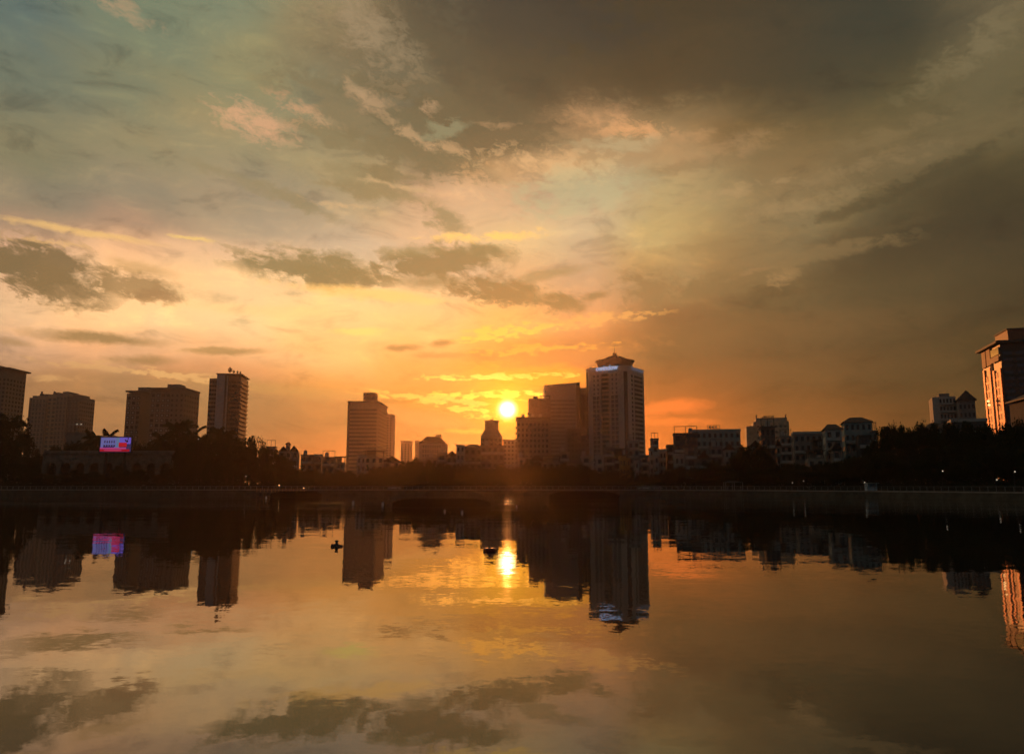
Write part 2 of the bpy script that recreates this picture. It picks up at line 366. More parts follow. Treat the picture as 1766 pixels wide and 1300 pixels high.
def mat(name, c, rough=0.8, var=0.15, scale=0.6, metal=0.0, bump=0.0, spec=0.5, emit=None, power=0.0, coat=0.0):
    if name in MATS: return MATS[name]
    m = bpy.data.materials.new(name); m.use_nodes = True
    t = m.node_tree; b = t.nodes['Principled BSDF']; N = NB(t)
    b.inputs['Roughness'].default_value = rough
    b.inputs['Metallic'].default_value = metal
    b.inputs['Specular IOR Level'].default_value = spec
    b.inputs['Base Color'].default_value = (*c, 1)
    if var > 0:
        co = t.nodes.new('ShaderNodeTexCoord').outputs['Object']
        n = N.noise(co, scale, 5.0, 0.6)
        lo = tuple(max(0, v * (1 - var)) for v in c); hi = tuple(v * (1 + var) for v in c)
        t.links.new(N.mix(N.mapr(n['Fac'], 0.3, 0.7), lo, hi), b.inputs['Base Color'])
        if bump > 0:
            bn = t.nodes.new('ShaderNodeBump'); bn.inputs['Distance'].default_value = bump
            t.links.new(N.noise(co, scale * 6, 4.0)['Fac'], bn.inputs['Height'])
            t.links.new(bn.outputs[0], b.inputs['Normal'])
    if emit:
        b.inputs['Emission Color'].default_value = (*emit, 1)
        b.inputs['Emission Strength'].default_value = power
    MATS[name] = m
    return m


concrete = mat('concrete', (0.30, 0.27, 0.23), 0.85)
pale = mat('pale_render', (0.36, 0.32, 0.26), 0.85)
white = mat('white_render', (0.40, 0.40, 0.37), 0.8)
teal_wall = mat('pale_teal_render', (0.24, 0.30, 0.29), 0.8)
grey = mat('grey_render', (0.20, 0.195, 0.185), 0.85)
brown = mat('brown_render', (0.19, 0.17, 0.148), 0.85)
ochre = mat('ochre_render', (0.44, 0.31, 0.10), 0.85)
beige = mat('beige_cladding', (0.46, 0.38, 0.27), 0.75)
tower_stone = mat('tower_stone', (0.50, 0.48, 0.42), 0.7)
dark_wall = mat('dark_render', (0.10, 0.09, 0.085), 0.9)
roof_tile = mat('roof_tiles', (0.075, 0.042, 0.032), 0.85)
roof_grey = mat('roof_sheet', (0.07, 0.07, 0.068), 0.7)
glass = mat('window_glass', (0.035, 0.04, 0.045), 0.12, 0.3, 0.3)
glass_pale = mat('pale_curtain_glass', (0.33, 0.37, 0.40), 0.25, 0.12, 0.2)
glass_blue = mat('blue_glass', (0.05, 0.08, 0.12), 0.1, 0.2, 0.3)
metal_dark = mat('dark_metal', (0.06, 0.06, 0.06), 0.5, 0.1, metal=0.6)
metal_pale = mat('pale_metal', (0.32, 0.31, 0.29), 0.55, 0.1, metal=0.2)
kerb_stone = mat('kerb_stone', (0.28, 0.25, 0.20), 0.8)
bank_stone = mat('bank_stone', (0.085, 0.075, 0.05), 0.9, 0.35, 0.4, bump=0.03)
paving = mat('paving', (0.16, 0.15, 0.13), 0.85, 0.2, 0.5)
soil = mat('ground_soil', (0.055, 0.05, 0.035), 0.95, 0.35, 0.08)
bark = mat('bark', (0.06, 0.045, 0.03), 0.95, 0.25, 3.0)
leaf_mats = [mat('leaves_deep', (0.030, 0.045, 0.018), 0.8, 0.35, 1.5, spec=0.1), mat('leaves_olive', (0.045, 0.055, 0.022), 0.8, 0.35, 1.5, spec=0.1), mat('leaves_dull', (0.036, 0.046, 0.026), 0.8, 0.3, 1.5, spec=0.1)]
reed_mat = mat('reeds', (0.014, 0.018, 0.014), 0.85, 0.3, 2.0, spec=0.05)
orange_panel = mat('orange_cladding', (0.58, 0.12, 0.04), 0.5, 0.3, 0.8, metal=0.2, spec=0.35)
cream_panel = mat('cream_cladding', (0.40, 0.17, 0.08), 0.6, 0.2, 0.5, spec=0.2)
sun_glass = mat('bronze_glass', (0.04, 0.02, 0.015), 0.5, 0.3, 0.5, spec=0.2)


def lamp_mat(name, c, power):
    return mat(name, c, 0.5, 0.0, emit=c, power=power)


lamp_white = lamp_mat('lamp_white', (1.0, 0.86, 0.66), 0.45)
lamp_warm = lamp_mat('lamp_warm', (1.0, 0.55, 0.2), 2.2)
lamp_red = lamp_mat('lamp_red', (1.0, 0.14, 0.06), 1.2)
letter_lit = lamp_mat('sign_letters_lit', (0.42, 0.56, 0.86), 0.65)
letter_dim = lamp_mat('sign_letters_dim', (0.30, 0.31, 0.34), 0.10)

# ------------------------------------------------------------------ mesh helpers


class MB:
    def __init__(self):
        self.v, self.f = [], []

    def add(self, vs, fs):
        o = len(self.v)
        self.v += [tuple(p) for p in vs]
        self.f += [tuple(i + o for i in q) for q in fs]
        return self

    def box(self, x0, x1, y0, y1, z0, z1):
        return self.add([(x0, y0, z0), (x1, y0, z0), (x1, y1, z0), (x0, y1, z0), (x0, y0, z1), (x1, y0, z1), (x1, y1, z1), (x0, y1, z1)],
                        [(3, 2, 1, 0), (4, 5, 6, 7), (0, 1, 5, 4), (1, 2, 6, 5), (2, 3, 7, 6), (3, 0, 4, 7)])

    def obox(self, p, u, w, d, h, z):
        """box centred on p (x, y), w along u, d along its outward normal, bottom at z"""
        n = (u[1], -u[0])
        c = []
        for zz in (z, z + h):
            for a, b in ((-.5, -.5), (.5, -.5), (.5, .5), (-.5, .5)):
                c.append((p[0] + u[0] * w * a - n[0] * d * b, p[1] + u[1] * w * a - n[1] * d * b, zz))
        return self.add(c, [(3, 2, 1, 0), (4, 5, 6, 7), (0, 1, 5, 4), (1, 2, 6, 5), (2, 3, 7, 6), (3, 0, 4, 7)])

    def prism(self, pts, z0, z1, top=None):
        n = len(pts); top = top or pts
        z1s = z1 if isinstance(z1, (list, tuple)) else [z1] * n
        return self.add([(x, y, z0) for x, y in pts] + [(x, y, z) for (x, y), z in zip(top, z1s)],
                        [tuple(range(n - 1, -1, -1)), tuple(range(n, 2 * n))] + [(i, (i + 1) % n, n + (i + 1) % n, n + i) for i in range(n)])

    def lathe(self, prof, cx=0, cy=0, seg=32):
        k = len(prof)
        vs = [(cx + r * math.cos(2 * math.pi * s / seg), cy + r * math.sin(2 * math.pi * s / seg), z) for r, z in prof for s in range(seg)]
        fs = [(i * seg + s, i * seg + (s + 1) % seg, (i + 1) * seg + (s + 1) % seg, (i + 1) * seg + s) for i in range(k - 1) for s in range(seg)]
        fs += [tuple(range(seg - 1, -1, -1)), tuple(range((k - 1) * seg, k * seg))]
        return self.add(vs, fs)

    def tube(self, pts, rad, seg=6):
        rings = []
        for i, p in enumerate(pts):
            p = Vector(p)
            t = (Vector(pts[min(i + 1, len(pts) - 1)]) - Vector(pts[max(i - 1, 0)])).normalized()
            a = t.orthogonal().normalized(); b = t.cross(a)
            r = rad[i] if isinstance(rad, (list, tuple)) else rad
            rings += [tuple(p + (a * math.cos(2 * math.pi * s / seg) + b * math.sin(2 * math.pi * s / seg)) * r) for s in range(seg)]
        k = len(pts)
        fs = [(i * seg + s, i * seg + (s + 1) % seg, (i + 1) * seg + (s + 1) % seg, (i + 1) * seg + s) for i in range(k - 1) for s in range(seg)]
        fs += [tuple(range(seg - 1, -1, -1)), tuple(range((k - 1) * seg, k * seg))]
        return self.add(rings, fs)

    def gable(self, x0, x1, y0, y1, z0, zr, along='x'):
        if along == 'x':      # ridge runs along x
            ym = (y0 + y1) / 2
            return self.add([(x0, y0, z0), (x1, y0, z0), (x1, y1, z0), (x0, y1, z0), (x0, ym, zr), (x1, ym, zr)],
                            [(3, 2, 1, 0), (0, 1, 5, 4), (2, 3, 4, 5), (1, 2, 5), (3, 0, 4)])
        xm = (x0 + x1) / 2
        return self.add([(x0, y0, z0), (x1, y0, z0), (x1, y1, z0), (x0, y1, z0), (xm, y0, zr), (xm, y1, zr)],
                        [(3, 2, 1, 0), (0, 1, 4), (1, 2, 5, 4), (2, 3, 5), (3, 0, 4, 5)])

    def hip(self, x0, x1, y0, y1, z0, zr, ins=0.3):
        w = (x1 - x0) * ins; ym = (y0 + y1) / 2
        return self.add([(x0, y0, z0), (x1, y0, z0), (x1, y1, z0), (x0, y1, z0), (x0 + w, ym, zr), (x1 - w, ym, zr)],
                        [(3, 2, 1, 0), (0, 1, 5, 4), (2, 3, 4, 5), (1, 2, 5), (3, 0, 4)])

    def mesh(self, name, m):
        me = bpy.data.meshes.new(name)
        me.from_pydata(self.v, [], self.f)
        me.materials.append(m)
        me.update()
        return me

    def build(self, name, m, parent=None, kind=None):
        o = bpy.data.objects.new(name, self.mesh(name, m))
        col.objects.link(o)
        o.parent = parent
        if kind: o['kind'] = kind
        return o


def tag(o, label, cat, group=None):
    o['label'] = label; o['category'] = cat
    if group: o['group'] = group
    return o


def thing(name, label, cat, loc=(0, 0, 0), rotz=0.0, group=None):
    o = bpy.data.objects.new(name, None)
    o.empty_display_size = 1.0
    o.location = loc; o.rotation_euler = (0, 0, rotz)
    col.objects.link(o)
    return tag(o, label, cat, group)


def struct(o):
    o['kind'] = 'structure'
    return o


UNIT = {}


def unit_box(m):
    if m.name not in UNIT: UNIT[m.name] = MB().box(-.5, .5, -.5, .5, 0, 1).mesh('panel_' + m.name, m)
    return UNIT[m.name]


def piece(name, m, parent, loc, size, rotz=0.0):
    """a single small part: a shared unit block at its own place and size"""
    o = bpy.data.objects.new(name, unit_box(m))
    o.location = loc; o.scale = size; o.rotation_euler = (0, 0, rotz)
    col.objects.link(o)
    o.parent = parent
    return o


def edge_frame(p0, p1):
    d = Vector((p1[0] - p0[0], p1[1] - p0[1])); L = d.length; u = d / L
    return u, Vector((u.y, -u.x)), L


def grid(parent, p0, p1, z0, z1, cols, rows, wf, hf, m, name='window', depth=0.3, out=0.05, single=True, skip=0.0, margin=0.0, sill=None):
    """a grid of panels on the wall face from p0 to p1 (outside is on the right-hand side seen from above)"""
    u, n, L = edge_frame(p0, p1)
    cw = (L - 2 * margin) / cols; ch = (z1 - z0) / rows
    mb = MB(); sb = MB()
    for r in range(rows):
        for c in range(cols):
            if skip and random.random() < skip: continue
            s = margin + (c + .5) * cw
            x = p0[0] + u.x * s + n.x * (out - depth / 2); y = p0[1] + u.y * s + n.y * (out - depth / 2)
            z = z0 + r * ch + ch * (1 - hf) / 2
            if single: piece(name, m, parent, (x, y, z), (cw * wf, depth, ch * hf), math.atan2(u.y, u.x))
            else: mb.obox((x, y), u, cw * wf, depth, ch * hf, z)
            if sill: sb.obox((x + n.x * .12, y + n.y * .12), u, cw * wf * 1.1, depth, 0.18, z - 0.2)
    if not single: mb.build(name, m, parent, 'stuff')
    if sill: sb.build('window_sills', sill, parent, 'stuff')


G = 1.7          # level of the promenade and the streets behind it

# ------------------------------------------------------------------ the setting
SHORE = [(-640, 205), (-420, 240), (-180, 262), (-60, 262), (0, 258), (41, 248), (73, 226), (92, 192), (104, 153), (112, 110), (125, 50), (142, -40), (160, -200)]


def shore_depth(px):
    """depth of the water's edge in a viewing direction"""
    t = (px - 883.0) / 1310.0
    for (xa, ya), (xb, yb) in zip(SHORE[:-1], SHORE[1:]):
        fa, fb = xa - t * ya, xb - t * yb
        if fa <= 0 <= fb and fb != fa:
            return ya + (yb - ya) * (-fa) / (fb - fa)
    return 200.0


def offset(line, d):
    out = []
    for i, p in enumerate(line):
        a = Vector(line[max(i - 1, 0)]); b = Vector(line[min(i + 1, len(line) - 1)])
        t = (b - a).normalized(); n = Vector((-t.y, t.x))
        out.append((p[0] + n.x * d, p[1] + n.y * d))
    return out


def strip(mb, la, za, lb, zb):
    n = len(la); o = len(mb.v)
    mb.v += [(x, y, za) for x, y in la] + [(x, y, zb) for x, y in lb]
    mb.f += [(o + i, o + i + 1, o + n + i + 1, o + n + i) for i in range(n - 1)]


# lake
wm = bpy.data.materials.new('lake_water'); wm.use_nodes = True
t = wm.node_tree; N = NB(t); b = t.nodes['Principled BSDF']
b.inputs['Base Color'].default_value = (0.022, 0.018, 0.014, 1)
b.inputs['Roughness'].default_value = 0.016
b.inputs['IOR'].default_value = 1.58
pos = t.nodes.new('ShaderNodeNewGeometry').outputs['Position']
swell = N.noise(N.vmath('MULTIPLY', pos, (0.35, 0.8, 1)), 0.55, 3.0, 0.5)['Color']
ripple = N.noise(N.vmath('MULTIPLY', pos, (1.0, 1.7, 1)), 2.4, 3.0, 0.6)['Color']
spark = N.noise(N.vmath('MULTIPLY', pos, (1.0, 1.0, 1)), 7.0, 2.0, 0.6)['Color']
patch = N.mapr(N.noise(N.vmath('MULTIPLY', pos, (0.5, 1.0, 1)), 0.05, 3.0)['Fac'], 0.38, 0.66, 0.35, 1.0)
far = N.mapr(N.sep(pos)[1], 60, 150, 0.05, 1.0)


def centred(c, k): return N.vmath('SCALE', N.vmath('SUBTRACT', c, (0.5, 0.5, 0.5)), scale=k)


sl_ = N.vmath('ADD', centred(swell, 0.020), centred(ripple, N.math('MULTIPLY', patch, 0.034)))
glint = N.mapr(N.noise(N.vmath('ADD', pos, (40.0, 7.0, 0.0)), 3.0, 2.0, 0.5)['Fac'], 0.56, 0.72, 0.28, 0.40)
sl_ = N.vmath('ADD', sl_, centred(spark, N.math('MULTIPLY', N.math('MULTIPLY', patch, far), glint)))
nrm = N.vmath('NORMALIZE', N.vmath('ADD', N.vmath('MULTIPLY', sl_, (1, 1, 0)), (0, 0, 1)))
t.links.new(nrm, b.inputs['Normal'])
struct(MB().add([(-3000, -300, 0), (3000, -300, 0), (3000, 420, 0), (-3000, 420, 0)], [(0, 1, 2, 3)]).build('water', wm))

# land behind the lake, one sheet to the horizon
inner = offset(SHORE, 0.9)
gp = inner + [(3000, -200), (3000, 3000), (-3000, 3000), (-3000, 205)]
mbg = MB(); mbg.v = [(x, y, G) for x, y in gp]; mbg.f = [tuple(range(len(gp) - 1, -1, -1))]
mbg.f = [tuple(range(len(gp)))]
ground = struct(mbg.build('ground', soil))
mb = MB(); strip(mb, SHORE, -1.0, offset(SHORE, 0.5), G - 0.02)
struct(mb.build('embankment', bank_stone))
mb = MB(); ka, kb = offset(SHORE, 0.35), offset(SHORE, 0.95)
strip(mb, ka, G - 0.25, ka, G + 0.12); strip(mb, ka, G + 0.12, kb, G + 0.12); strip(mb, kb, G + 0.12, kb, G - 0.1)
struct(mb.build('kerb', kerb_stone))
mb = MB(); strip(mb, offset(SHORE, 1.0), G + 0.004, offset(SHORE, 6.5), G + 0.004)
struct(mb.build('promenade', paving))
# the bank the picture was taken from
struct(MB().box(-400, 110, -60, -1.2, -1, 1.35).build('near_bank', paving))

# ------------------------------------------------------------------ towers
ZG = G


def span(px0, px1, ytop, D, depth=0.0):
    """left, right and top of a front face at depth D; the visible flank takes its share of the measured outline"""
    ym = (ytop + 800) / 2
    k = (D + depth) / D
    if px0 > 883: px0 = min(883 + (px0 - 883) * k, px0 + (px1 - px0) * .45)
    elif px1 < 883: px1 = max(883 + (px1 - 883) * k, px1 - (px1 - px0) * .45)
    x0, x1 = at(px0, ym, D).x, at(px1, ym, D).x
    return x0, x1, at((px0 + px1) / 2, ytop, D).z


def rect(w, d):
    return [(-w / 2, 0), (w / 2, 0), (w / 2, d), (-w / 2, d)]


def block(px0, px1, ytop, D, depth, name, label, rotz=0.0, cat='building', group=None, face=False):
    x0, x1, zt = span(px0, px1, ytop, D, depth * (.3 if face else 1))
    if face: rotz = -.8 * math.atan2((x0 + x1) / 2, D)
    r = thing(name, label, cat, ((x0 + x1) / 2, D, ZG), rotz, group)
    return r, x1 - x0, zt - ZG, depth


def tank(parent, x, y, z, r=1.0, h=1.8, m=None):
    MB().lathe([(r, z + .5), (r, z + .5 + h), (r * .3, z + .5 + h + .35)], x, y, 12).box(x - r, x + r, y - r, y + r, z, z + .5).build('water_tank', m or metal_pale, parent)


# --- far-left tower with an overhanging roof slab, cut by the picture's edge
r, w, h, d = block(-60, 39, 634, 600, 24, 'apartment_tower', 'tall dark apartment tower with overhanging flat roof at the far left edge')
MB().prism(rect(w, d), 0, h - 1.2).build('wall', brown, r)
MB().box(-w / 2 - 2, w / 2 + 2.6, -2, d + 2, h - 1.2, h).build('roof', roof_grey, r)
MB().box(-w / 2 + 4, w / 2 - 12, 6, d - 6, h + .004, h + 3).build('penthouse', grey, r)
grid(r, (-w / 2, 0), (w / 2, 0), 6, h - 8, 9, 24, .5, .55, glass, single=False, name='windows')
grid(r, (w / 2, 0), (w / 2, d), 6, h - 8, 6, 24, .5, .55, glass, single=False, name='side_windows')

# --- pale residential slab of stepped bays
r, w, h, d = block(46, 160, 683, 700, 26, 'apartment_block', 'wide pale apartment block with stepped bays behind the lit rooftop sign')
bays = [(-.5, -.40, 0, -1.5, grey), (-.40, -.13, 3.0, 0.0, pale), (-.13, .06, 1.0, 1.6, beige), (.06, .27, 2.0, 2.2, pale), (.27, .5, .6, -.6, grey)]
for a, b_, oy, dz, m in bays:
    MB().box(a * w, b_ * w - .05, -oy, d, 0, h + dz).build('wall', m, r)
    nb = max(2, int((b_ - a) * w / 3.0))
    grid(r, (a * w, -oy), (b_ * w, -oy), 4, h + dz - 3, nb, 20, .55, .55, glass, single=False, name='windows')
    grid(r, (a * w, -oy), (b_ * w, -oy), 4, h + dz - 3, nb, 20, .9, .12, white, single=False, name='balcony_slabs', out=.5, depth=.7)
    MB().box(a * w + 2, b_ * w - 2, 4, d - 6, h + dz + .004, h + dz + 2.4).build('penthouse', grey, r)
grid(r, (w / 2, 0), (w / 2, d), 4, h - 4, 7, 20, .45, .5, glass, single=False, name='side_windows')
for x in (-.3, -.05, .2): tank(r, x * w, 3, h + 2.2)

# --- twin brown apartment blocks with balconied recesses
def twin(px0, px1, pxm, ytop, D, label):
    r, w, h, d = block(px0, px1, ytop, D, 28, 'apartment_tower', label, group='twin brown apartment blocks')
    xm = at(pxm, 720, D).x - r.location.x
    MB().box(-w / 2, xm, 1.4, d, 0, h - 1).build('wall', brown, r)
    MB().box(xm + .02, w / 2, 0, d + 1, 0, h).build('wall', brown, r)
    MB().box(-w / 2 - .4, w / 2 + .4, -.4, d + 1.4, h + .004, h + 1.3).build('parapet', brown, r)
    MB().box(xm - 5, xm + 5, 5, 16, h + 1.3, h + 4.6).build('stair_head', grey, r)
    rows = 18
    nb = max(3, int((xm + w / 2) / 3.4))
    grid(r, (-w / 2, 1.4), (xm, 1.4), 3, h - 3, nb, rows, .62, .62, glass, depth=.4)
    grid(r, (-w / 2, 1.4), (xm, 1.4), 3, h - 3, nb, rows, .36, .36, glass_pale, name='balcony_door', depth=.4, out=.16, skip=.35)
    grid(r, (xm, 0), (w / 2, 0), 3, h - 3, max(3, int((w / 2 - xm) / 4)), rows, .35, .42, glass, single=False, name='windows')
    grid(r, (w / 2, 0), (w / 2, d), 3, h - 3, 6, rows, .35, .42, glass, single=False, name='side_windows')
    return r


twin(213, 256, 240, 676, 620, 'narrower twin brown apartment block, standing apart to the left of its wider neighbour')
twin(255, 340, 291, 671, 600, 'wider twin brown apartment block with lit balcony recess above the palm trees')

# --- glass tower with roof garden
r, w, h, d = block(358, 432, 650, 510, 24, 'office_tower', 'slim tower with pale glass strip and trees on its roof', R(8), 'building')
X = lambda f: -w / 2 + f * w
MB().box(X(0), X(.25), .8, d, 0, h - 1).build('wall', brown, r)
MB().box(X(.25) + .02, X(.50), -.8, d - 1, 0, h + 1.5).build('glass_bay', glass_pale, r)
MB().box(X(.50) + .02, X(1), 0, d + .5, 0, h + .6).build('wall', brown, r)
MB().box(X(.565), X(.60), -.9, -.003, 0, h + .8).build('fin', white, r)
MB().box(X(.25) - .5, X(1) + .9, -1.3, d + 1, h + 1.6, h + 2.3).build('roof', grey, r)
grid(r, (X(0), .8), (X(.25), .8), 4, h - 2, 3, 24, .86, .45, glass, single=False, name='windows')
grid(r, (X(.25), -.8), (X(.5), -.8), 2, h + 1, 1, 25, 1.0, .07, metal_pale, single=False, name='floor_bands', out=.12, depth=.2)
grid(r, (X(.62), 0), (X(1), 0), 2, h - 1, 9, 1, .28, 1, dark_wall, single=False, name='mullions', out=.3, depth=.4)
grid(r, (X(.62), 0), (X(1), 0), 4, h - 2, 8, 24, .55, .5, glass, single=False, name='windows')
grid(r, (w / 2, 0), (w / 2, d), 4, h - 2, 7, 24, .9, .22, beige, single=False, name='balconies', out=1.0, depth=1.2)
glass_tower, gt_w, gt_h, gt_d = r, w, h, d

# --- office slab with a lift tower on the roof
r, w, h, d = block(598.5, 667, 694, 660, 46, 'office_tower', 'broad flat-faced office slab with a boxy lift tower on its roof')
MB().prism(rect(w, d), 0, h).build('wall', beige, r)
grid(r, (-w / 2, 0), (w / 2, 0), 2, h - 5, 1, 20, .90, .55, mat('bronze_band_glass', (.15, .13, .10), .3, .1), single=False, name='window_bands', out=.08)
MB().box(-w / 2, -w / 2 + 2.2, -.5, -.003, 0, h - .5).build('pier', brown, r)
MB().box(-w / 2 - .4, w / 2 + .4, -.6, d + .4, h + .004, h + 1.2).build('parapet', brown, r)
MB().box(-w / 2 + w * .45, -w / 2 + w * .84, 6, 18, h + 1.204, h + 9.5).build('lift_tower', brown, r)
MB().tube([(2, 10, h + 9.5), (2, 10, h + 13)], .15).tube([(4, 10, h + 9.5), (4, 10, h + 11)], .12).build('mast', metal_dark, r)
grid(r, (w / 2, 0), (w / 2, d), 3, h - 5, 9, 20, .4, .4, glass, single=False, name='side_windows')

hazed_stone = mat('hazed_stone', (0.50, 0.42, 0.32), .85)  # lighter stone: the haze of distance is put into the colour
# --- thin tower behind it, and two small ones far away
for (p0, p1, yt, D, lab) in ((655, 681, 715, 1050, 'thin haze-paled tower half hidden behind the office slab'),
                             (691, 711, 761, 1150, 'small haze-paled tower far off, standing alone above the tree tops'),
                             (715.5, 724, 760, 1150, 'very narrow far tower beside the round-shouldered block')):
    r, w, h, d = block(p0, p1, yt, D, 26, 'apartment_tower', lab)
    MB().prism(rect(w, d), 0, h).build('wall', hazed_stone, r)
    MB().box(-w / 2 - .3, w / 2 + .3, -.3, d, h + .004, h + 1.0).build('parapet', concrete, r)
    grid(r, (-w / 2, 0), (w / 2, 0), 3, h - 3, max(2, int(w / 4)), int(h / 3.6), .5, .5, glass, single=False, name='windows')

# --- round-shouldered block
r, w, h, d = block(721, 772, 764, 560, 22, 'apartment_block', 'round-shouldered apartment block with mansard roof and ribbed front')
MB().prism([(-w / 2, 3), (-w / 2 + 3, 0), (w / 2 - 3, 0), (w / 2, 3), (w / 2, d), (-w / 2, d)], 0, h).build('wall', pale, r)
MB().prism([(-w / 2, 2), (-w / 2 + 2, 0), (w / 2 - 2, 0), (w / 2, 2), (w / 2, d), (-w / 2, d)], h + .004, h + 5.2,
           [(-w / 2 + 5, 7), (-w / 2 + 6, 6), (w / 2 - 6, 6), (w / 2 - 5, 7), (w / 2 - 5, d - 5), (-w / 2 + 5, d - 5)]).build('roof', roof_tile, r)
MB().box(2, 6, 8, 12, h + 5.2, h + 6.8).build('stair_head', grey, r)
grid(r, (-w / 2 + 3, 0), (w / 2 - 3, 0), 2, h - 1, 8, int(h / 3.4), .6, .45, glass, single=False, name='windows')
grid(r, (-w / 2 + 3, 0), (w / 2 - 3, 0), 2, h - 1, 1, int(h / 3.4), 1, .12, white, single=False, name='floor_bands', out=.5, depth=.6)

# --- bottle-shaped tower below the sun
r, w, h, d = block(829, 866.5, 744, 620, 18, 'office_tower', 'bottle-shaped tower silhouetted just left below the sun')
cy = 9
z1 = at(848, 726, 620).z - ZG
MB().prism(rect(w, d), 0, h - 4).build('wall', brown, r)
sh = rect(w, d); tp = [(x * .62, y * .7 + 2.7) for x, y in sh]
MB().prism(sh, h - 3.996, h + 1.8, tp).build('shoulder', brown, r)
MB().prism(tp, h + 1.804, z1).build('neck', brown, r)
MB().prism([(x * 1.08, y) for x, y in tp], z1 + .004, z1 + .8).build('roof', roof_grey, r)
MB().tube([(1, 8, z1 + .8), (1, 8, z1 + 3.4)], .3).box(-2, 1, 7, 10, z1 + .8, z1 + 2).build('mast', metal_dark, r)
grid(r, (-w / 2, 0), (w / 2, 0), 2, h - 5, 5, 10, .6, .5, glass, single=False, name='windows')

# --- dark block with stepped left edge below the tower group
r, w, h, d = block(891, 947, 722, 470, 24, 'apartment_block', 'dark reddish block just right below the sun')
MB().prism(rect(w, d), 0, h).build('wall', brown, r)
for k in range(9): MB().box(-w / 2 - .9, -w / 2 - .004, 1, 6, 8 + k * 3.6, 9 + k * 3.6).build('balcony', dark_wall, r)
MB().box(-w / 2 - .5, w / 2 + .5, -.5, d, h + .004, h + 1).build('parapet', dark_wall, r)
grid(r, (-w / 2, 0), (w / 2, 0), 4, h - 2, 8, 11, .5, .5, glass, single=False, name='windows')
for x in (-6, 0, 5): tank(r, x, 8, h + 1)

r, w, h, d = block(911, 950, 687, 640, 24, 'apartment_tower', 'dark narrow tower with roof frame left of the tall glass office')
MB().prism(rect(w, d), 0, h).build('wall', brown, r)
for k in range(12): MB().box(-w / 2 - 1.1, -w / 2 - .004, 1, 6, 20 + k * 3.8, 21 + k * 3.8).build('balcony', dark_wall, r)
MB().box(-w / 2 + 4, -w / 2 + 8, 4, 9, h + .004, h + 2.4).build('stair_head', dark_wall, r)
MB().box(0, w / 2, 2, 2.6, h + 2, h + 2.6).box(1, 1.6, 2, 2.6, h + .004, h + 2).box(w / 2 - 1, w / 2 - .4, 2, 2.6, h + .004, h + 2).build('roof_frame', metal_dark, r)

# --- slanting-top glass office
r, w, h, d = block(937, 1001, 663, 670, 30, 'office_tower', 'glass office tower with slanting top and thin vertical ribs')
MB().prism(rect(w, d), 0, [h - .6, h + 2.0, h + 2.0, h - .6]).build('wall', mat('office_glass', (.24, .25, .25), .35, .12), r)
zc = h - 13
grid(r, (-w / 2, 0), (w / 2 - 4, 0), 2, zc, 13, 1, .22, 1, metal_pale, single=False, name='ribs', out=.5, depth=.6)
grid(r, (-w / 2, 0), (w / 2 - 4, 0), 2, zc, 13, 22, .66, .6, glass, single=False, name='windows')
grid(r, (-w / 2, 0), (w / 2, 0), zc + 1, h - 1.5, 1, 4, 1, .10, metal_pale, single=False, name='crown_louvres', out=.2)
MB().box(w / 2 - 3.4, w / 2, -.5, -.003, 0, h + 1.2).build('pier', dark_wall, r)

r, w, h, d = block(992, 1034, 669, 690, 26, 'office_tower', 'flat-topped ribbed office block squeezed between glass office and round-crowned tower')
MB().prism(rect(w, d), 0, h).build('wall', grey, r)
grid(r, (-w / 2, 0), (w / 2, 0), 2, h - 1, 7, 1, .3, 1, metal_pale, single=False, name='ribs', out=.4, depth=.5)
grid(r, (-w / 2, 0), (w / 2, 0), 2, h - 1, 7, 22, .5, .6, glass, single=False, name='windows')

r, w, h, d = block(975, 1016, 739, 520, 20, 'office_block', 'low dark block at the foot of the glass office')
MB().prism(rect(w, d), 0, h).build('wall', dark_wall, r)
MB().box(-w / 2, w / 2, -.3, d, h + .004, h + .9).build('parapet', grey, r)
grid(r, (-w / 2, 0), (w / 2, 0), 4, h - 2, 6, 9, .6, .5, glass, single=False, name='windows')

# --- the round-crowned tower with the lit sign
TD = 655.0
a0 = at(1015, 720, TD); a1 = at(1117.5, 720, TD)
S = 41.5
zt = at(1065, 633, TD).z - ZG
rt = thing('hotel_tower', 'tall stone tower with round dish-shaped crown, spire and lit blue-white sign', 'building', ((a0.x + a1.x) / 2 + 1.2, TD + 24, ZG), R(-33))
c = 4.0; q = S / 2
foot = [(-q + c, -q), (q - c, -q), (q, -q + c), (q, q - c), (q - c, q), (-q + c, q), (-q, q - c), (-q, -q + c)]
MB().prism(foot, 0, zt).build('wall', tower_stone, rt)
MB().prism([(x * 1.012, y * 1.012) for x, y in foot], zt + .004, zt + 1.3).build('parapet', tower_stone, rt)
FL = 3.9
rows = int(zt / FL) - 1
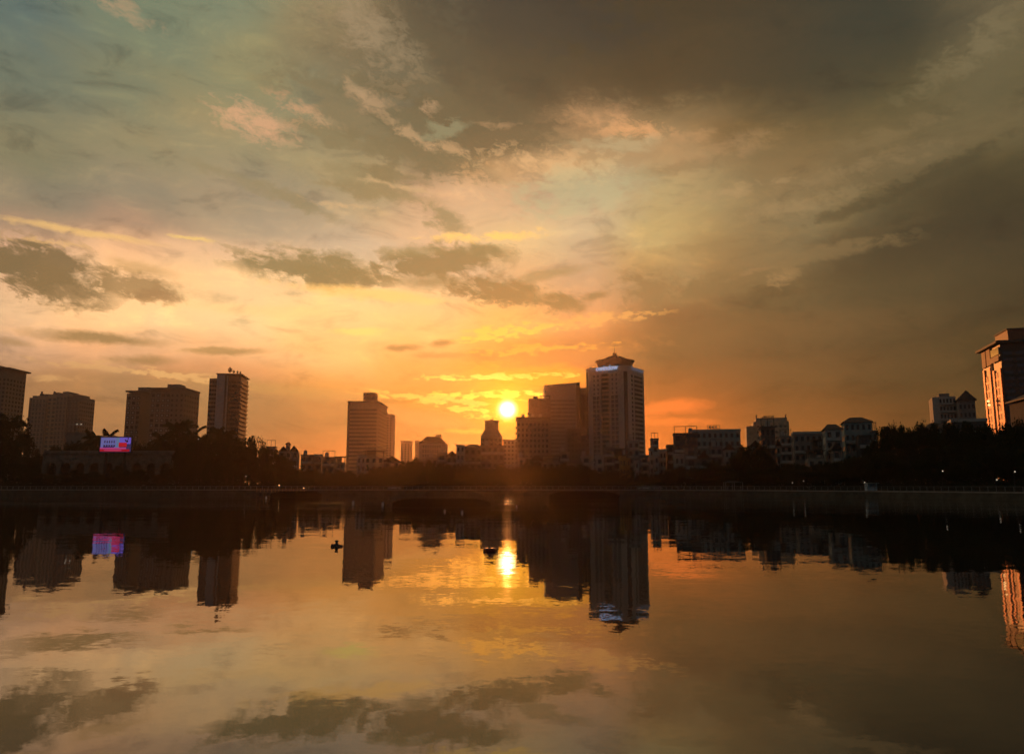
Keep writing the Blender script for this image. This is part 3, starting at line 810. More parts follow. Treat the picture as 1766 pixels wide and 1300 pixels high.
# front face: piers, four window columns and a stack of rounded balconies between them
for x0, x1 in ((-14.6, -12.6), (-8.95, -8.35), (-5.4, -4.9), (5.0, 5.5), (8.75, 9.35), (12.6, 14.6)):
    MB().box(x0, x1, -q - .55, -q - .003, 0, zt - 1).build('pier', tower_stone, rt)
for i in range(rows):
    z = 2.6 + i * FL
    small = i >= rows - 5
    for xc in (-10.75, -6.9, 7.1, 10.95):
        ww, hh = (1.5, 1.7) if small else (2.9, 2.7)
        piece('window', glass, rt, (xc, -q - .02, z + (FL - hh) / 2 - .3), (ww, .3, hh))
    piece('balcony_recess_shade', dark_wall, rt, (0, -q - .02, z), (7.6, .3, 3.0))  # flat dark panel, paints the shade of the balcony recess
    seg = 10
    arc = [(-4.4, -q - .2)] + [(4.4 * -math.cos(math.pi * k / seg), -q - .2 - 1.9 * math.sin(math.pi * k / seg)) for k in range(1, seg)] + [(4.4, -q - .2)]
    if i == 0:
        bal = MB().prism(arc, 0, 1.25).mesh('balcony', beige)
        bay = MB().prism([(x * .62, -q - .2 + (y + q + .2) * .75) for x, y in arc], 1.25, FL).mesh('bay_window', mat('green_glass', (.045, .07, .055), .2, .2))
    ob = bpy.data.objects.new('balcony', bal); col.objects.link(ob); ob.parent = rt; ob.location = (0, 0, z - .6)
    if i % 5 != 0 and i > 6:
        ow = bpy.data.objects.new('bay_window', bay); col.objects.link(ow); ow.parent = rt; ow.location = (0, 0, z - .6)
grid(rt, (-q + c, -q), (q - c, -q), 2.2, 2.2 + rows * FL, 1, rows, .99, .10, tower_stone, single=False, name='floor_bands', out=.28, depth=.35)
# corner recesses, shade painted as flat dark strips, and the right-hand face with long balconies
u, n, L = edge_frame((q - c, -q), (q, -q + c))
piece('corner_recess_shade', dark_wall, rt, (q - c / 2 - n.x * .1, -q + c / 2 - n.y * .1, 0), (L * .62, .5, zt - 4), math.atan2(u.y, u.x))
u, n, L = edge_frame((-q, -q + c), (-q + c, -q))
piece('corner_recess_shade', dark_wall, rt, (-q + c / 2 - n.x * .1, -q + c / 2 - n.y * .1, 0), (L * .62, .5, zt - 2), math.atan2(u.y, u.x))
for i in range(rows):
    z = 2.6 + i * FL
    piece('long_recess_shade', dark_wall, rt, (q - .12, 4.5, z), (18, .3, 2.3), R(90))  # shade behind the long balconies, painted as a flat dark panel
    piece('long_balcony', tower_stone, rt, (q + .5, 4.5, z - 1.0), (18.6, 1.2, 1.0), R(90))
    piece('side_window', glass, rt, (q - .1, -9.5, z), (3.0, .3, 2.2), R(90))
# crown: drum, flaring dish, stepped dome, lantern, spire
zc = zt
MB().lathe([(15.0, zc + 1.304), (15.0, zc + 5.0)], 0, 0, 48).build('drum', tower_stone, rt)
MB().lathe([(15.2, zc + 3.0), (15.6, zc + 5.4), (17.4, zc + 8.2), (17.9, zc + 8.6), (17.9, zc + 9.0), (16.5, zc + 9.3)], 0, 0, 48).build('crown_dish', mat('crown_brown', (.20, .14, .10), .7), rt)
dome = MB().lathe([(16.4, zc + 9.304), (13, zc + 10.2), (9.9, zc + 10.9), (9.9, zc + 11.3), (8.6, zc + 12.0), (5.5, zc + 13.3), (2.2, zc + 14.2)], 0, 0, 48).build('dome', roof_tile, rt)
MB().lathe([(1.7, zc + 14.204), (1.7, zc + 16.0), (2.2, zc + 16.1), (2.2, zc + 16.4), (.4, zc + 16.9)], 0, 0, 20).build('lantern', mat('crown_brown', (.2, .14, .1)), dome)
MB().tube([(0, 0, zc + 16.8), (0, 0, zc + 19.0), (0, 0, zc + 22.5)], [.35, .22, .08], 8).build('spire', metal_dark, dome)


def letters(text, m, parent, loc, size, rot, name, shear=.18, width=None):
    cu = bpy.data.curves.new(name, 'FONT')
    cu.body = text; cu.size = size; cu.shear = shear; cu.extrude = .15; cu.offset = .012 * size
    cu.resolution_u = 3
    cu.materials.append(m)
    tmp = bpy.data.objects.new(name, cu)
    col.objects.link(tmp)
    me = bpy.data.meshes.new_from_object(tmp.evaluated_get(bpy.context.evaluated_depsgraph_get()))
    bpy.data.objects.remove(tmp)
    o = bpy.data.objects.new(name, me)
    o.location = loc; o.rotation_euler = rot
    if width: o.scale.x = width / (max(v.co.x for v in me.vertices) - min(v.co.x for v in me.vertices))
    col.objects.link(o); o.parent = parent
    return o


letters('Eur', letter_dim, rt, (-15.2, -q - .9, zt - 2.2), 6.2, (R(90), 0, 0), 'sign_lettering', width=6.0)
letters('owindow', letter_lit, rt, (-8.8, -q - .9, zt - 2.0), 6.6, (R(90), 0, 0), 'sign_lettering', width=21.5)
letters('Eurowindow', lamp_mat('sign_letters_half', (.4, .5, .7), .10), rt, (q + .9, -12.5, zt - 2.0), 5.2, (R(90), 0, R(90)), 'sign_lettering')
mb = MB()
for k in range(9): mb.box(-15 + k * 1.1, -14.9 + k * 1.1, -q - .5, -q - .4, zt + 1.3, zt + 3.2)
mb.box(-15.6, -5, -q - .5, -q - .4, zt + 3.1, zt + 3.25).build('sign_frame', metal_dark, rt)
# podium
MB().box(-q - 3, q + 6, -q - 7, q, 0, 14).build('podium', tower_stone, rt)
MB().box(q + .6, q + 9, 2, 16, 14.004, 20).build('podium_wing', tower_stone, rt)

# --- beige stepped block with rooftop letters
r, w, h, d = block(1282, 1360, 722, 450, 30, 'hotel_block', 'broad beige block with stepped shoulders and small rooftop letters', face=True)
MB().box(-w / 2, w / 2, 2, d, 0, h - 4).build('wall', beige, r)
MB().box(-w / 2 + 4, w / 2, 0, d - .5, 0, h - 1.6).build('wall', beige, r)
MB().box(-w / 2 + 5.5, w / 2 - 1, -1.2, d - 1, 0, h + .4).build('wall', beige, r)
MB().box(-w / 2 + 5.6, -w / 2 + 6.3, 0, .7, h + .404, h + 2.4).box(w / 2 - 2, w / 2 - 1.3, 0, .7, h + .404, h + 2.4).build('roof_post', dark_wall, r)
for x, wl, hl_ in ((-2.6, .7, .5), (-1.7, .8, 1.3), (-.7, .8, 1.25), (.5, .7, 1.2), (1.4, .35, 1.3), (2.3, .6, 1.1), (3.3, .75, 1.3)):
    piece('roof_letter', dark_wall, r, (x, -1, h + .404), (wl, .2, hl_))
grid(r, (-w / 2 + 5.5, -1.2), (w / 2 - 1, -1.2), 4, h - 3, 7, 10, .5, .4, mat('tinted_glass', (.14, .11, .08), .3, .1), single=False, name='windows')
grid(r, (-w / 2 + 5.5, -1.2), (w / 2 - 1, -1.2), 4, h - 3, 1, 10, 1, .06, brown, single=False, name='floor_bands', out=.15)

# --- sunlit orange high-rise at the right edge
OD = 340.0
pa = at(1696, 640, OD)
fa = Vector((-pa.x, -pa.y)).normalized()
hv = (fa + Vector((sun_dir.x, sun_dir.y)).normalized()).normalized()      # the lit face catches the low sun
ang = math.atan2(hv.y, hv.x) - math.pi                                     # so that local -x points along hv
L_ = 24.0; Wd = 40.0
ro = thing('high_rise', 'dark high-rise at the right edge whose orange side glows in the low sun', 'building', (pa.x, pa.y, ZG), ang)
# local frame: lit face on x = 0 from y = 0 (far corner, seen on the left) to y = -L_ (near corner); body on +x
zE = at(1697, 618, OD).z - ZG
def zpx(py, D=OD - 20): return at(1712, py, D).z - ZG
h1 = zpx(628); h2 = zpx(594)
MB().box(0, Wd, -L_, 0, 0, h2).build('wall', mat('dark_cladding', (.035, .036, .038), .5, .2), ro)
MB().box(-1.8, Wd + 2, -L_ - 1.5, 3.0, h2 + .004, h2 + 1.0).build('roof', roof_grey, ro)
MB().box(4, Wd - 4, -L_ + 2, -6, h2 + 1.004, h2 + 6).build('penthouse', mat('penthouse_red', (.22, .09, .06), .6), ro)
MB().box(3.6, Wd - 3.6, -L_ + 1.6, -5.6, h2 + 6.004, h2 + 6.5).build('penthouse_roof', roof_grey, ro)
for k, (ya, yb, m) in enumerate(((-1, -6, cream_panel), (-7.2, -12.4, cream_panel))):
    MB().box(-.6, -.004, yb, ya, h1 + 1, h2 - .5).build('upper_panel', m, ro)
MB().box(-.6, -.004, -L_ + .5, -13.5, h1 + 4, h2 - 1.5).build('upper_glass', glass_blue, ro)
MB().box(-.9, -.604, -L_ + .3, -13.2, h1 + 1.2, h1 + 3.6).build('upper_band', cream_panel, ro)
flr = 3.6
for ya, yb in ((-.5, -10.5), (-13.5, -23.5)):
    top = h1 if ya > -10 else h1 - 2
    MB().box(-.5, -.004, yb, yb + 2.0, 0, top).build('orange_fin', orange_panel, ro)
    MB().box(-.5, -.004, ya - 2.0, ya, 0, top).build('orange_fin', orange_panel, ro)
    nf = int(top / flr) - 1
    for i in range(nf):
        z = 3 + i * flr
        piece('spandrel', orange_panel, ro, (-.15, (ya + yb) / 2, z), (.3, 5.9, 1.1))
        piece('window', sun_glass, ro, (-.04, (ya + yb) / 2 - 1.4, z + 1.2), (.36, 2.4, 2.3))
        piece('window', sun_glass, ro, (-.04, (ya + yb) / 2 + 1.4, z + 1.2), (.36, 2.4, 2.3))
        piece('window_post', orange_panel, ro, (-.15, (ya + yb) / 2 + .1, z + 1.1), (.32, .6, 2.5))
MB().box(-.3, -.004, -13.4, -10.6, 0, h1 + 1).build('dark_slot', dark_wall, ro)
grid(ro, (0, -L_), (Wd, -L_), 4, h2 - 3, 8, 20, .7, .5, glass_blue, single=False, name='windows')
for yy, zz in ((-10.4, zpx(687)), (-11.0, zpx(694))):
    MB().lathe([(.05, zz - .5), (.55, zz - .25), (.55, zz + .25), (.05, zz + .5)], -2.2, yy, 10).build('wall_lamp', lamp_warm, ro)

# --- balconied block with red lights in front of it
r, w, h, d = block(1730, 1850, 672, 235, 16, 'apartment_block', 'balconied block with red lights at the right edge, before the orange high-rise', R(-14))
MB().box(-w / 2, w / 2, 0, d, 0, h - 3).build('wall', dark_wall, r)
nf = int(h / 3.4)
for i in range(nf):
    z = h - 3.4 - i * 3.4
    if z < 8: break
    MB().box(-w / 2 - .6, w / 2, -1.8, -.004, z, z + .35).build('balcony_slab', concrete, r)
    MB().box(-w / 2 - .6, w / 2, -1.8, -1.7, z + .354, z + 1.2).build('balustrade', brown, r)
    if i in (1, 2):
        for k in range(4): MB().box(-w / 2 + 1 + k * 3, -w / 2 + 1.9 + k * 3, -.6, -.2, z + 2.2, z + 2.6).build('balcony_lamp', lamp_red, r)
MB().prism([(-w / 2 - 1.2, -2.2), (w / 2, -2.2), (w / 2, d), (-w / 2 - 1.2, d)], h - 2.6, [h - 2.2, h + 3.5, h + 3.5, h - 2.2]).build('roof', roof_grey, r)

# --- white balconied block and gabled house beside the orange high-rise
r, w, h, d = block(1604, 1650, 684, 330, 16, 'apartment_block', 'whitish block with balcony rows left of the gabled house', face=True)
MB().box(-w / 2, w / 2, 0, d, 0, h).build('wall', white, r)
MB().box(-w / 2 + 3, w / 2 - 2, 3, d, h + .004, h + 1.7).build('penthouse', grey, r)
for i in range(6):
    z = h - 3.4 - i * 3.4
    grid(r, (-w / 2 + 2.5, 0), (w / 2, 0), z, z + 3, 5, 1, .6, .6, glass, depth=.3)
    MB().box(-w / 2 + 2.5, w / 2, -1.1, -.06, z - .2, z + .6).build('balcony', white, r)
r, w, h, d = block(1646, 1684, 690, 318, 18, 'gabled_house', 'dark house with broad pointed gable left of the orange high-rise', face=True)
MB().box(-w / 2, w / 2, 0, d, 0, h).build('wall', grey, r)
MB().gable(-w / 2 - .8, w / 2 + .8, -.8, d + .8, h + .004, h + 4.2, 'y').build('roof', roof_grey, r)
grid(r, (-w / 2, 0), (w / 2, 0), h - 8, h - 1, 4, 2, .5, .5, glass)

# ------------------------------------------------------------------ low houses along the shore
def house(px0, px1, ytop, D, m, roof, label, depth=12.0, rot=0.0, trim=None, cols=None, name='town_house'):
    x0, x1, zt = span(px0, px1, ytop, D, depth * .3)
    w = x1 - x0
    rot -= .8 * math.degrees(math.atan2((x0 + x1) / 2, D))      # houses face the lake
    r = thing(name, label, 'house', ((x0 + x1) / 2, D, ZG), R(rot))
    h = zt - ZG
    trim = trim or white
    hr = {'flat': 0, 'parapet': .9, 'gable': 2.4, 'hip': 2.0, 'canopy': 2.6, 'twin': 2.4, 'terrace': 0}[roof]
    hb = h - hr
    MB().box(-w / 2, w / 2, 0, depth, 0, hb).build('wall', m, r)
    if roof in ('flat', 'parapet', 'terrace'):
        MB().box(-w / 2 - .25, w / 2 + .25, -.3, depth, hb + .004, hb + max(hr, .35)).build('parapet', trim if roof == 'parapet' else m, r)
    if roof == 'gable': MB().gable(-w / 2 - .5, w / 2 + .5, -.5, depth + .5, hb + .004, h, 'x' if w > 7 else 'y').build('roof', roof_tile, r)
    if roof == 'hip': MB().hip(-w / 2 - .6, w / 2 + .6, -.6, depth + .6, hb + .004, h).build('roof', roof_tile, r)
    if roof == 'canopy':
        canopy = MB().box(-w / 2 - .6, w / 2 + .6, -1.0, depth * .7, h - .2, h).build('roof_canopy', roof_grey, r)
        for x in (-w / 2 + .2, w / 2 - .2):
            for y in (.2, depth * .6): MB().box(x - .1, x + .1, y - .1, y + .1, hb + .004, h - .204).build('canopy_post', metal_dark, canopy)
        MB().box(-w / 2 + .4, w / 2 * .2, 3, depth * .6, hb + .004, h - .25).build('stair_head', m, r)
    if roof == 'twin':
        for s in (-1, 1): MB().gable(s * w * .27 - w * .23, s * w * .27 + w * .23, -.4, depth, hb + .004, h - (.3 if s < 0 else 0), 'y').build('roof', roof_tile, r)
        MB().box(-w * .16, w * .05, 2, 5, hb + .004, h + .6).build('cupola', m, r)
        MB().hip(-w * .2, w * .09, 1.6, 5.4, h + .604, h + 1.6).build('cupola_roof', roof_tile, r)
    if roof in ('flat', 'terrace') and w > 4:
        tank(r, random.uniform(-w * .3, w * .3), 4, hb + .35, .8, 1.3)
    if roof == 'terrace':
        fr = MB()
        for x in (-w / 2 + .2, 0, w / 2 - .2): fr.box(x - .09, x + .09, .3, .5, hb + .36, hb + 2.8)
        fr.box(-w / 2, w / 2, .3, .5, hb + 2.8, hb + 3.0)
        fr.build('terrace_frame', metal_dark, r)
    fl = 3.4
    nf = max(1, int((hb - 1) / fl)); nc = cols or max(1, round(w / 2.9))
    for i in range(nf):
        z = hb - fl * (i + 1)
        if z < 1.0: break
        grid(r, (-w / 2, 0), (w / 2, 0), z, z + fl, nc, 1, .48, .5, glass, depth=.3)
        if (i + nc) % 2 == 0 or nc < 3:
            slab = MB().box(-w / 2 + .15, w / 2 - .15, -1.0, -.07, z - .25, z - .05).build('balcony_slab', trim, r)
            MB().box(-w / 2 + .15, w / 2 - .15, -1.0, -.94, z - .046, z + .75).build('balcony_rail', trim, slab)
    sx = w / 2 if r.location.x < 0 else -w / 2
    pr = ((sx, 0), (sx, depth)) if sx > 0 else ((sx, depth), (sx, 0))
    grid(r, pr[0], pr[1], max(1.5, hb - 3 * fl), hb, 3, max(1, min(3, int(hb / fl))), .3, .42, glass, depth=.3, name='side_window')
    return r


H = house
H(459, 479, 771, 318, grey, 'terrace', 'narrow grey house with stair tower at the right end of the big dark trees')
H(481, 518, 768, 322, grey, 'twin', 'house with two gabled roofs and small cupola between them')
H(519, 543, 785, 335, brown, 'flat', 'low brown house right of the twin-gabled house')
H(542, 558, 783, 345, grey, 'parapet', 'small grey house with pale parapet second right of the twin-gabled house')
H(556, 581, 789, 335, brown, 'terrace', 'low brown house with roof terrace frame left of the office slab')
H(579, 598, 787, 350, pale, 'canopy', 'pale narrow house right at the left foot of the office slab')
H(616, 633, 787, 312, white, 'flat', 'whitish balconied house in front of the office slab', cols=2)
H(629, 664, 777, 330, beige, 'canopy', 'beige house with dark roof canopy before the office slab')
H(662, 692, 786, 325, grey, 'gable', 'grey gabled house at the right foot of the office slab')
H(754, 772, 782, 335, grey, 'flat', 'small grey house below the round-shouldered block')
H(770, 790, 777, 325, brown, 'gable', 'brown tiled-roof house between round-shouldered block and white-edged house')
H(787, 802, 768, 318, white, 'flat', 'tall narrow white-edged house left of the bottle-shaped tower', cols=2)
H(800, 832, 765, 340, brown, 'hip', 'wide brown house with hipped roof left of the bottle-shaped tower')
H(829, 870, 769, 330, brown, 'terrace', 'brown house with roof frame at the foot of the bottle-shaped tower')
H(868, 894, 758, 640, white, 'parapet', 'pale block with rows of dark windows directly below the sun', cols=4, depth=20, name='apartment_block')
H(893, 916, 790, 300, beige, 'flat', 'low beige house right below the dark reddish block')
H(914, 936, 784, 310, brown, 'gable', 'brown gabled house below the dark narrow tower')
H(934, 966, 786, 315, pale, 'canopy', 'pale house with roof canopy below the slanting glass office')
H(964, 982, 780, 325, grey, 'flat', 'grey house under the slanting glass office, right of the pale canopy house')
H(981, 1003, 790, 305, brown, 'hip', 'brown hipped-roof house under the low dark block')
H(1001, 1020, 787, 318, pale, 'flat', 'pale house left of the round-crowned tower\'s foot')
H(1026, 1041, 784, 300, white, 'parapet', 'small white house at the left foot of the round-crowned tower', cols=1)
H(1040, 1060, 772, 310, brown, 'flat', 'plain brown house before the left half of the round-crowned tower')
H(1058, 1084, 773, 318, dark_wall, 'canopy', 'dark house with pale canopy edge before the round-crowned tower')
H(1066.5, 1079, 786, 292, ochre, 'parapet', 'yellow ochre house in front of the round-crowned tower', trim=ochre, cols=2)
H(1079, 1087, 791, 294, ochre, 'flat', 'slim ochre house wing beside the yellow ochre house', trim=ochre, cols=1)
H(1081, 1103, 761, 325, teal_wall, 'terrace', 'pale bluish house with two small top windows before the round-crowned tower')
H(1092, 1102, 795, 286, white, 'flat', 'tiny white house right of the yellow ochre house', cols=1)
H(1101, 1119, 786, 305, grey, 'flat', 'grey house before the right edge of the round-crowned tower')
H(1118, 1127, 774, 296, white, 'flat', 'slim white four-storey house right of the round-crowned tower', cols=1)
H(1126, 1136, 782, 292, white, 'parapet', 'white house with arched balcony right of the slim four-storey house', cols=1)
H(1121, 1136, 757, 360, grey, 'terrace', 'grey block with open roof frame at the right side of the round-crowned tower')
H(1135, 1149, 774, 296, pale, 'parapet', 'pale pillared house left of the long dark block', cols=2)
H(1148, 1162, 768, 300, dark_wall, 'flat', 'dark house wedged left of the long dark block')
H(1160, 1203, 748, 288, dark_wall, 'terrace', 'long dark block with planted roof terrace, left of the pale bluish block')
H(1188, 1276, 740, 310, teal_wall, 'parapet', 'long pale bluish block with a framed sign on its roof', cols=9, depth=16)
H(1245, 1266, 764, 272, white, 'gable', 'whitish tiled-roof house in front of the long bluish block', cols=2)
H(1201, 1222, 778, 270, grey, 'gable', 'small grey gabled house before the long dark block')
H(1308, 1337, 737, 255, dark_wall, 'terrace', 'narrow dark block with cluttered roof before the beige stepped block', cols=3)
H(1334, 1346, 757, 262, pale, 'gable', 'little pale house leaning against the narrow dark block')
H(1365, 1418, 744, 275, grey, 'parapet', 'flat grey block between the beige block and the blue-grey house', cols=5)
H(1386, 1420, 776, 236, pale, 'canopy', 'low pale house with columns before the flat grey block')
H(1417, 1452, 729, 238, white, 'hip', 'white house with tiled roof and balconies left of the tall blue-grey house')
H(1451, 1503, 717, 246, teal_wall, 'hip', 'tall blue-grey house with low hipped roof', cols=5)
H(1500, 1514, 744, 240, grey, 'terrace', 'small grey rooftop frame house right of the tall blue-grey house')
H(1516, 1540, 734, 232, grey, 'gable', 'grey gabled house left of the round tree crown')
H(1590, 1640, 727, 238, brown, 'hip', 'brown tiled-roof house below the whitish balconied block')
H(1636, 1700, 722, 228, dark_wall, 'parapet', 'long dark flat-roofed building below the gabled house', cols=8)

H(1270, 1292, 771, 266, grey, 'canopy', 'small grey house with roof canopy before the left edge of the beige stepped block', cols=2)
H(1290, 1312, 759, 292, brown, 'gable', 'brown gabled house tucked under the left shoulder of the beige stepped block')
H(1341, 1366, 753, 300, grey, 'terrace', 'grey house with roof frame under the right shoulder of the beige stepped block')
H(1396, 1418, 758, 258, dark_wall, 'canopy', 'dark house with canopy before the right end of the flat grey block')
H(1178, 1202, 773, 260, brown, 'flat', 'low brown house at the foot of the long dark block')
H(1221, 1246, 771, 278, grey, 'terrace', 'grey house with terrace frame before the middle of the long bluish block')
H(1428, 1450, 761, 226, brown, 'gable', 'brown gabled house before the white tiled-roof house')
H(1474, 1500, 752, 230, dark_wall, 'flat', 'dark flat house before the tall blue-grey house')
H(1540, 1566, 746, 244, dark_wall, 'canopy', 'dark canopy house half hidden by the round tree crown')
H(700, 728, 793, 330, brown, 'gable', 'low brown gabled house among the trees below the small far towers')
H(735, 756, 790, 322, grey, 'flat', 'low grey house left of the round-shouldered block\'s foot')
H(1160, 1180, 782, 268, white, 'parapet', 'small white house at the left foot of the long dark block', cols=2)

# framed roof sign of the bluish block
p = at(1232, 740, 310)
sg = thing('roof_sign', 'small framed sign standing on the roof of the long bluish block', 'sign', (p.x, 311, p.z))
fr = MB()
for x in (-2.5, -1.2, 0, 1.2, 2.5): fr.box(x - .08, x + .08, 0, .16, 0, 1.7)
for z in (.25, 1.6): fr.box(-2.6, 2.6, -.02, .18, z, z + .14)
fr.build('frame', metal_dark, sg)
for x in (-1.6, -.4, .8): MB().lathe([(.1, .45), (.42, .6), (.42, 1.2), (.1, 1.4)], x, -.1, 10).build('sign_panel', pale, sg)

# arcade with round arches under the LED screen
AD = 288.0
x0, x1, zt = span(78, 297, 777, AD)
ra = thing('arcade', 'long pale arcade of round arches behind the left-hand trees', 'building', ((x0 + x1) / 2, AD, ZG))
w, h = x1 - x0, zt - ZG
nb = 9; bw = w / nb
arcade_wall = mat('weathered_arcade', (.20, .18, .15), .9, .3)
for k in range(nb):
    mb = MB()
    xc = -w / 2 + (k + .5) * bw
    ra_, zs = bw * .35, h * .56
    # spandrel with an arched opening, as a strip of quads
    pts = [(xc - ra_, 0), (xc - ra_, zs)] + [(xc - ra_ * math.cos(math.pi * i / 10), zs + ra_ * math.sin(math.pi * i / 10)) for i in range(1, 10)] + [(xc + ra_, zs), (xc + ra_, 0)]
    top = h - 1.2
    o = len(mb.v)
    for y in (0, 1.2):
        mb.v += [(x, y, z) for x, z in pts] + [(x, y, top) for x, z in pts]
    m_ = len(pts)
    for i in range(m_ - 1):
        mb.f.append((o + i, o + i + 1, o + m_ + i + 1, o + m_ + i))
        mb.f.append((o + 2 * m_ + i + 1, o + 2 * m_ + i, o + 3 * m_ + i, o + 3 * m_ + i + 1))
        mb.f.append((o + i + 1, o + i, o + 2 * m_ + i, o + 2 * m_ + i + 1))
    mb.build('arch', arcade_wall, ra)
for k in range(nb + 1):
    xc = -w / 2 + k * bw
    MB().box(xc - bw * .15, xc + bw * .15, -.2, 1.3, 0, h - 1.2).build('pier', arcade_wall, ra)
MB().box(-w / 2 - .5, w / 2 + .5, -.6, 1.8, h - 1.196, h).build('cornice', arcade_wall, ra)
MB().box(-w / 2, w / 2, 6, 12, 0, h - 2).build('rear_wall', dark_wall, ra)
MB().box(-w / 2, w / 2, 1.9, 12, h - 1.9, h - 1.3).build('roof', roof_grey, ra)

# LED screen above the arcade
LD = 279.0
p0 = at(173, 779, LD); p1 = at(226, 754, LD)
sw, sh_ = p1.x - p0.x, p1.z - p0.z
rl = thing('led_screen', 'glowing LED advertising screen, pink white and red, above the arcade', 'screen', ((p0.x + p1.x) / 2, LD, ZG), R(5))
zb = p0.z - ZG
for x in (-sw * .3, sw * .3): MB().box(x - .35, x + .35, .3, 1.0, 0, zb).build('post', metal_dark, rl)
MB().box(-sw / 2 - .3, sw / 2 + .3, .02, 1.2, zb - .3, zb + sh_ + .3).build('cabinet', metal_dark, rl)


def led(x0, x1, z0, z1, c, k, y=0.0, p=0.42):
    m = lamp_mat('led_' + k, lin(c), p)
    MB().box(-sw / 2 + x0 * sw, -sw / 2 + x1 * sw, -.03 - y, 0.0 - y, zb + z0 * sh_, zb + z1 * sh_).build('screen_area', m, rl)


led(0, 1, 0, 1, (70, 60, 110), 'dark_violet')
led(.02, .60, .30, .98, (134, 132, 206), 'lilac', .04)
led(.52, .62, .30, .98, (120, 150, 190), 'blue', .06)
led(.62, .985, .55, .99, (138, 112, 240), 'violet', .06)
led(.60, .86, .34, .64, (228, 30, 50), 'red', .08)
led(.0, .85, .20, .29, (226, 96, 172), 'pink', .08)
led(.0, .96, .02, .19, (205, 14, 48), 'crimson', .06)
led(.14, .70, .06, .16, (232, 70, 120), 'rose', .08)
led(.10, .46, .29, .36, (50, 40, 110), 'indigo', .09)
for k in range(5):
    led(.13 + k * .075, .165 + k * .075, .60, .77, (45, 36, 80), 'figure', .08)
    led(.11 + k * .08, .165 + k * .08, .36, .48, (45, 36, 80), 'figure', .09)
for x, z, s in ((.84, .66, .06), (.80, .72, .035), (.88, .84, .03)): led(x, x + s, z, z + .14, (55, 30, 60), 'flower', .09)

# small rooftop block with a floodlit sign, in front of the pale apartment block
r, w, h, d = block(113, 160, 747, 380, 12, 'low_block', 'flat grey block with floodlit sign board on a pole')
MB().box(-w / 2, w / 2, 0, d, 0, h).build('wall', grey, r)
MB().box(-w / 2 - .3, w / 2 + .3, -.3, d, h + .004, h + .6).build('parapet', grey, r)
ps = at(138, 731, 380).z - ZG
MB().box(-.7, -.4, 1, 1.3, h + .6, ps - .4).build('sign_pole', metal_dark, r)
MB().box(-4.2, 3.2, .9, 1.5, ps - .4, ps + .3).build('sign_board', metal_pale, r)
for x in (.3, 2.4): MB().box(x, x + .45, .7, .896, ps - .3, ps + .2).build('floodlight', lamp_white, r)

# ------------------------------------------------------------------ trees
def crown_mesh(name, seed, m, rx=.42, z0=.18, blobs=34, leaves=150, ls=.05, shape=1.0):
    """a lumpy crown of leaf-clump faces for a tree one metre tall"""
    rng = random.Random(seed)
    mb = MB()
    cz, rz = (1 + z0) / 2, (1 - z0) / 2
    for b_ in range(blobs):
        th, ph = rng.uniform(0, 2 * math.pi), math.acos(rng.uniform(-1, 1))
        k = rng.uniform(.35, .86)
        wz = math.cos(ph)
        wide = 1.0 - (.35 * shape) * max(0, wz) ** 2
        bx, by, bz = rx * k * math.sin(ph) * math.cos(th) * wide, rx * k * math.sin(ph) * math.sin(th) * wide, cz + rz * k * wz
        br = rng.uniform(.07, .15)
        for l in range(leaves):
            d = Vector((rng.gauss(0, 1), rng.gauss(0, 1), rng.gauss(0, .8)))
            d.normalize()
            p = Vector((bx, by, bz)) + d * br * rng.uniform(.35, 1.08)
            if p.z > 1.0: p.z = 1.0 - rng.uniform(0, .02)
            if p.z < .04: continue
            n = Vector((rng.gauss(0, 1), rng.gauss(0, 1), rng.gauss(.4, 1))).normalized()
            a = n.orthogonal().normalized(); a.rotate(Matrix.Rotation(rng.uniform(0, 6.28), 3, n)); c = n.cross(a)
            s = ls * rng.uniform(.45, 1.0)
            mb.add([p + a * s * .5, p + c * s * .32, p - a * s * .5, p - c * s * .32], [(0, 1, 2, 3)])
    return mb.mesh(name, m)


def trunk_mesh(name, seed):
    rng = random.Random(seed)
    mb = MB()
    mb.tube([(0, 0, 0), (.008, .004, .15), (.0, .012, .4), (.01, 0, .7)], [.028, .022, .016, .007], 8)
    for k in range(6):
        a = rng.uniform(0, 6.28); z = rng.uniform(.2, .5); r_ = rng.uniform(.15, .28)
        mb.tube([(0, 0, z), (math.cos(a) * r_ * .5, math.sin(a) * r_ * .5, z + .12), (math.cos(a) * r_, math.sin(a) * r_, z + .25)], [.012, .008, .004], 5)
    return mb.mesh(name, bark)


CROWNS = [crown_mesh('crown', 11 + k, leaf_mats[k % 3], rx=(.42, .5, .36, .46, .56, .4, .48)[k], z0=(.16, .2, .1, .22, .28, .14, .12)[k], ls=(.05, .055, .05, .06, .045, .05, .055)[k], shape=(1, .4, 1.4, .8, .1, 1, .6)[k]) for k in range(7)]
TRUNKS = [trunk_mesh('trunk', 31 + k) for k in range(3)]


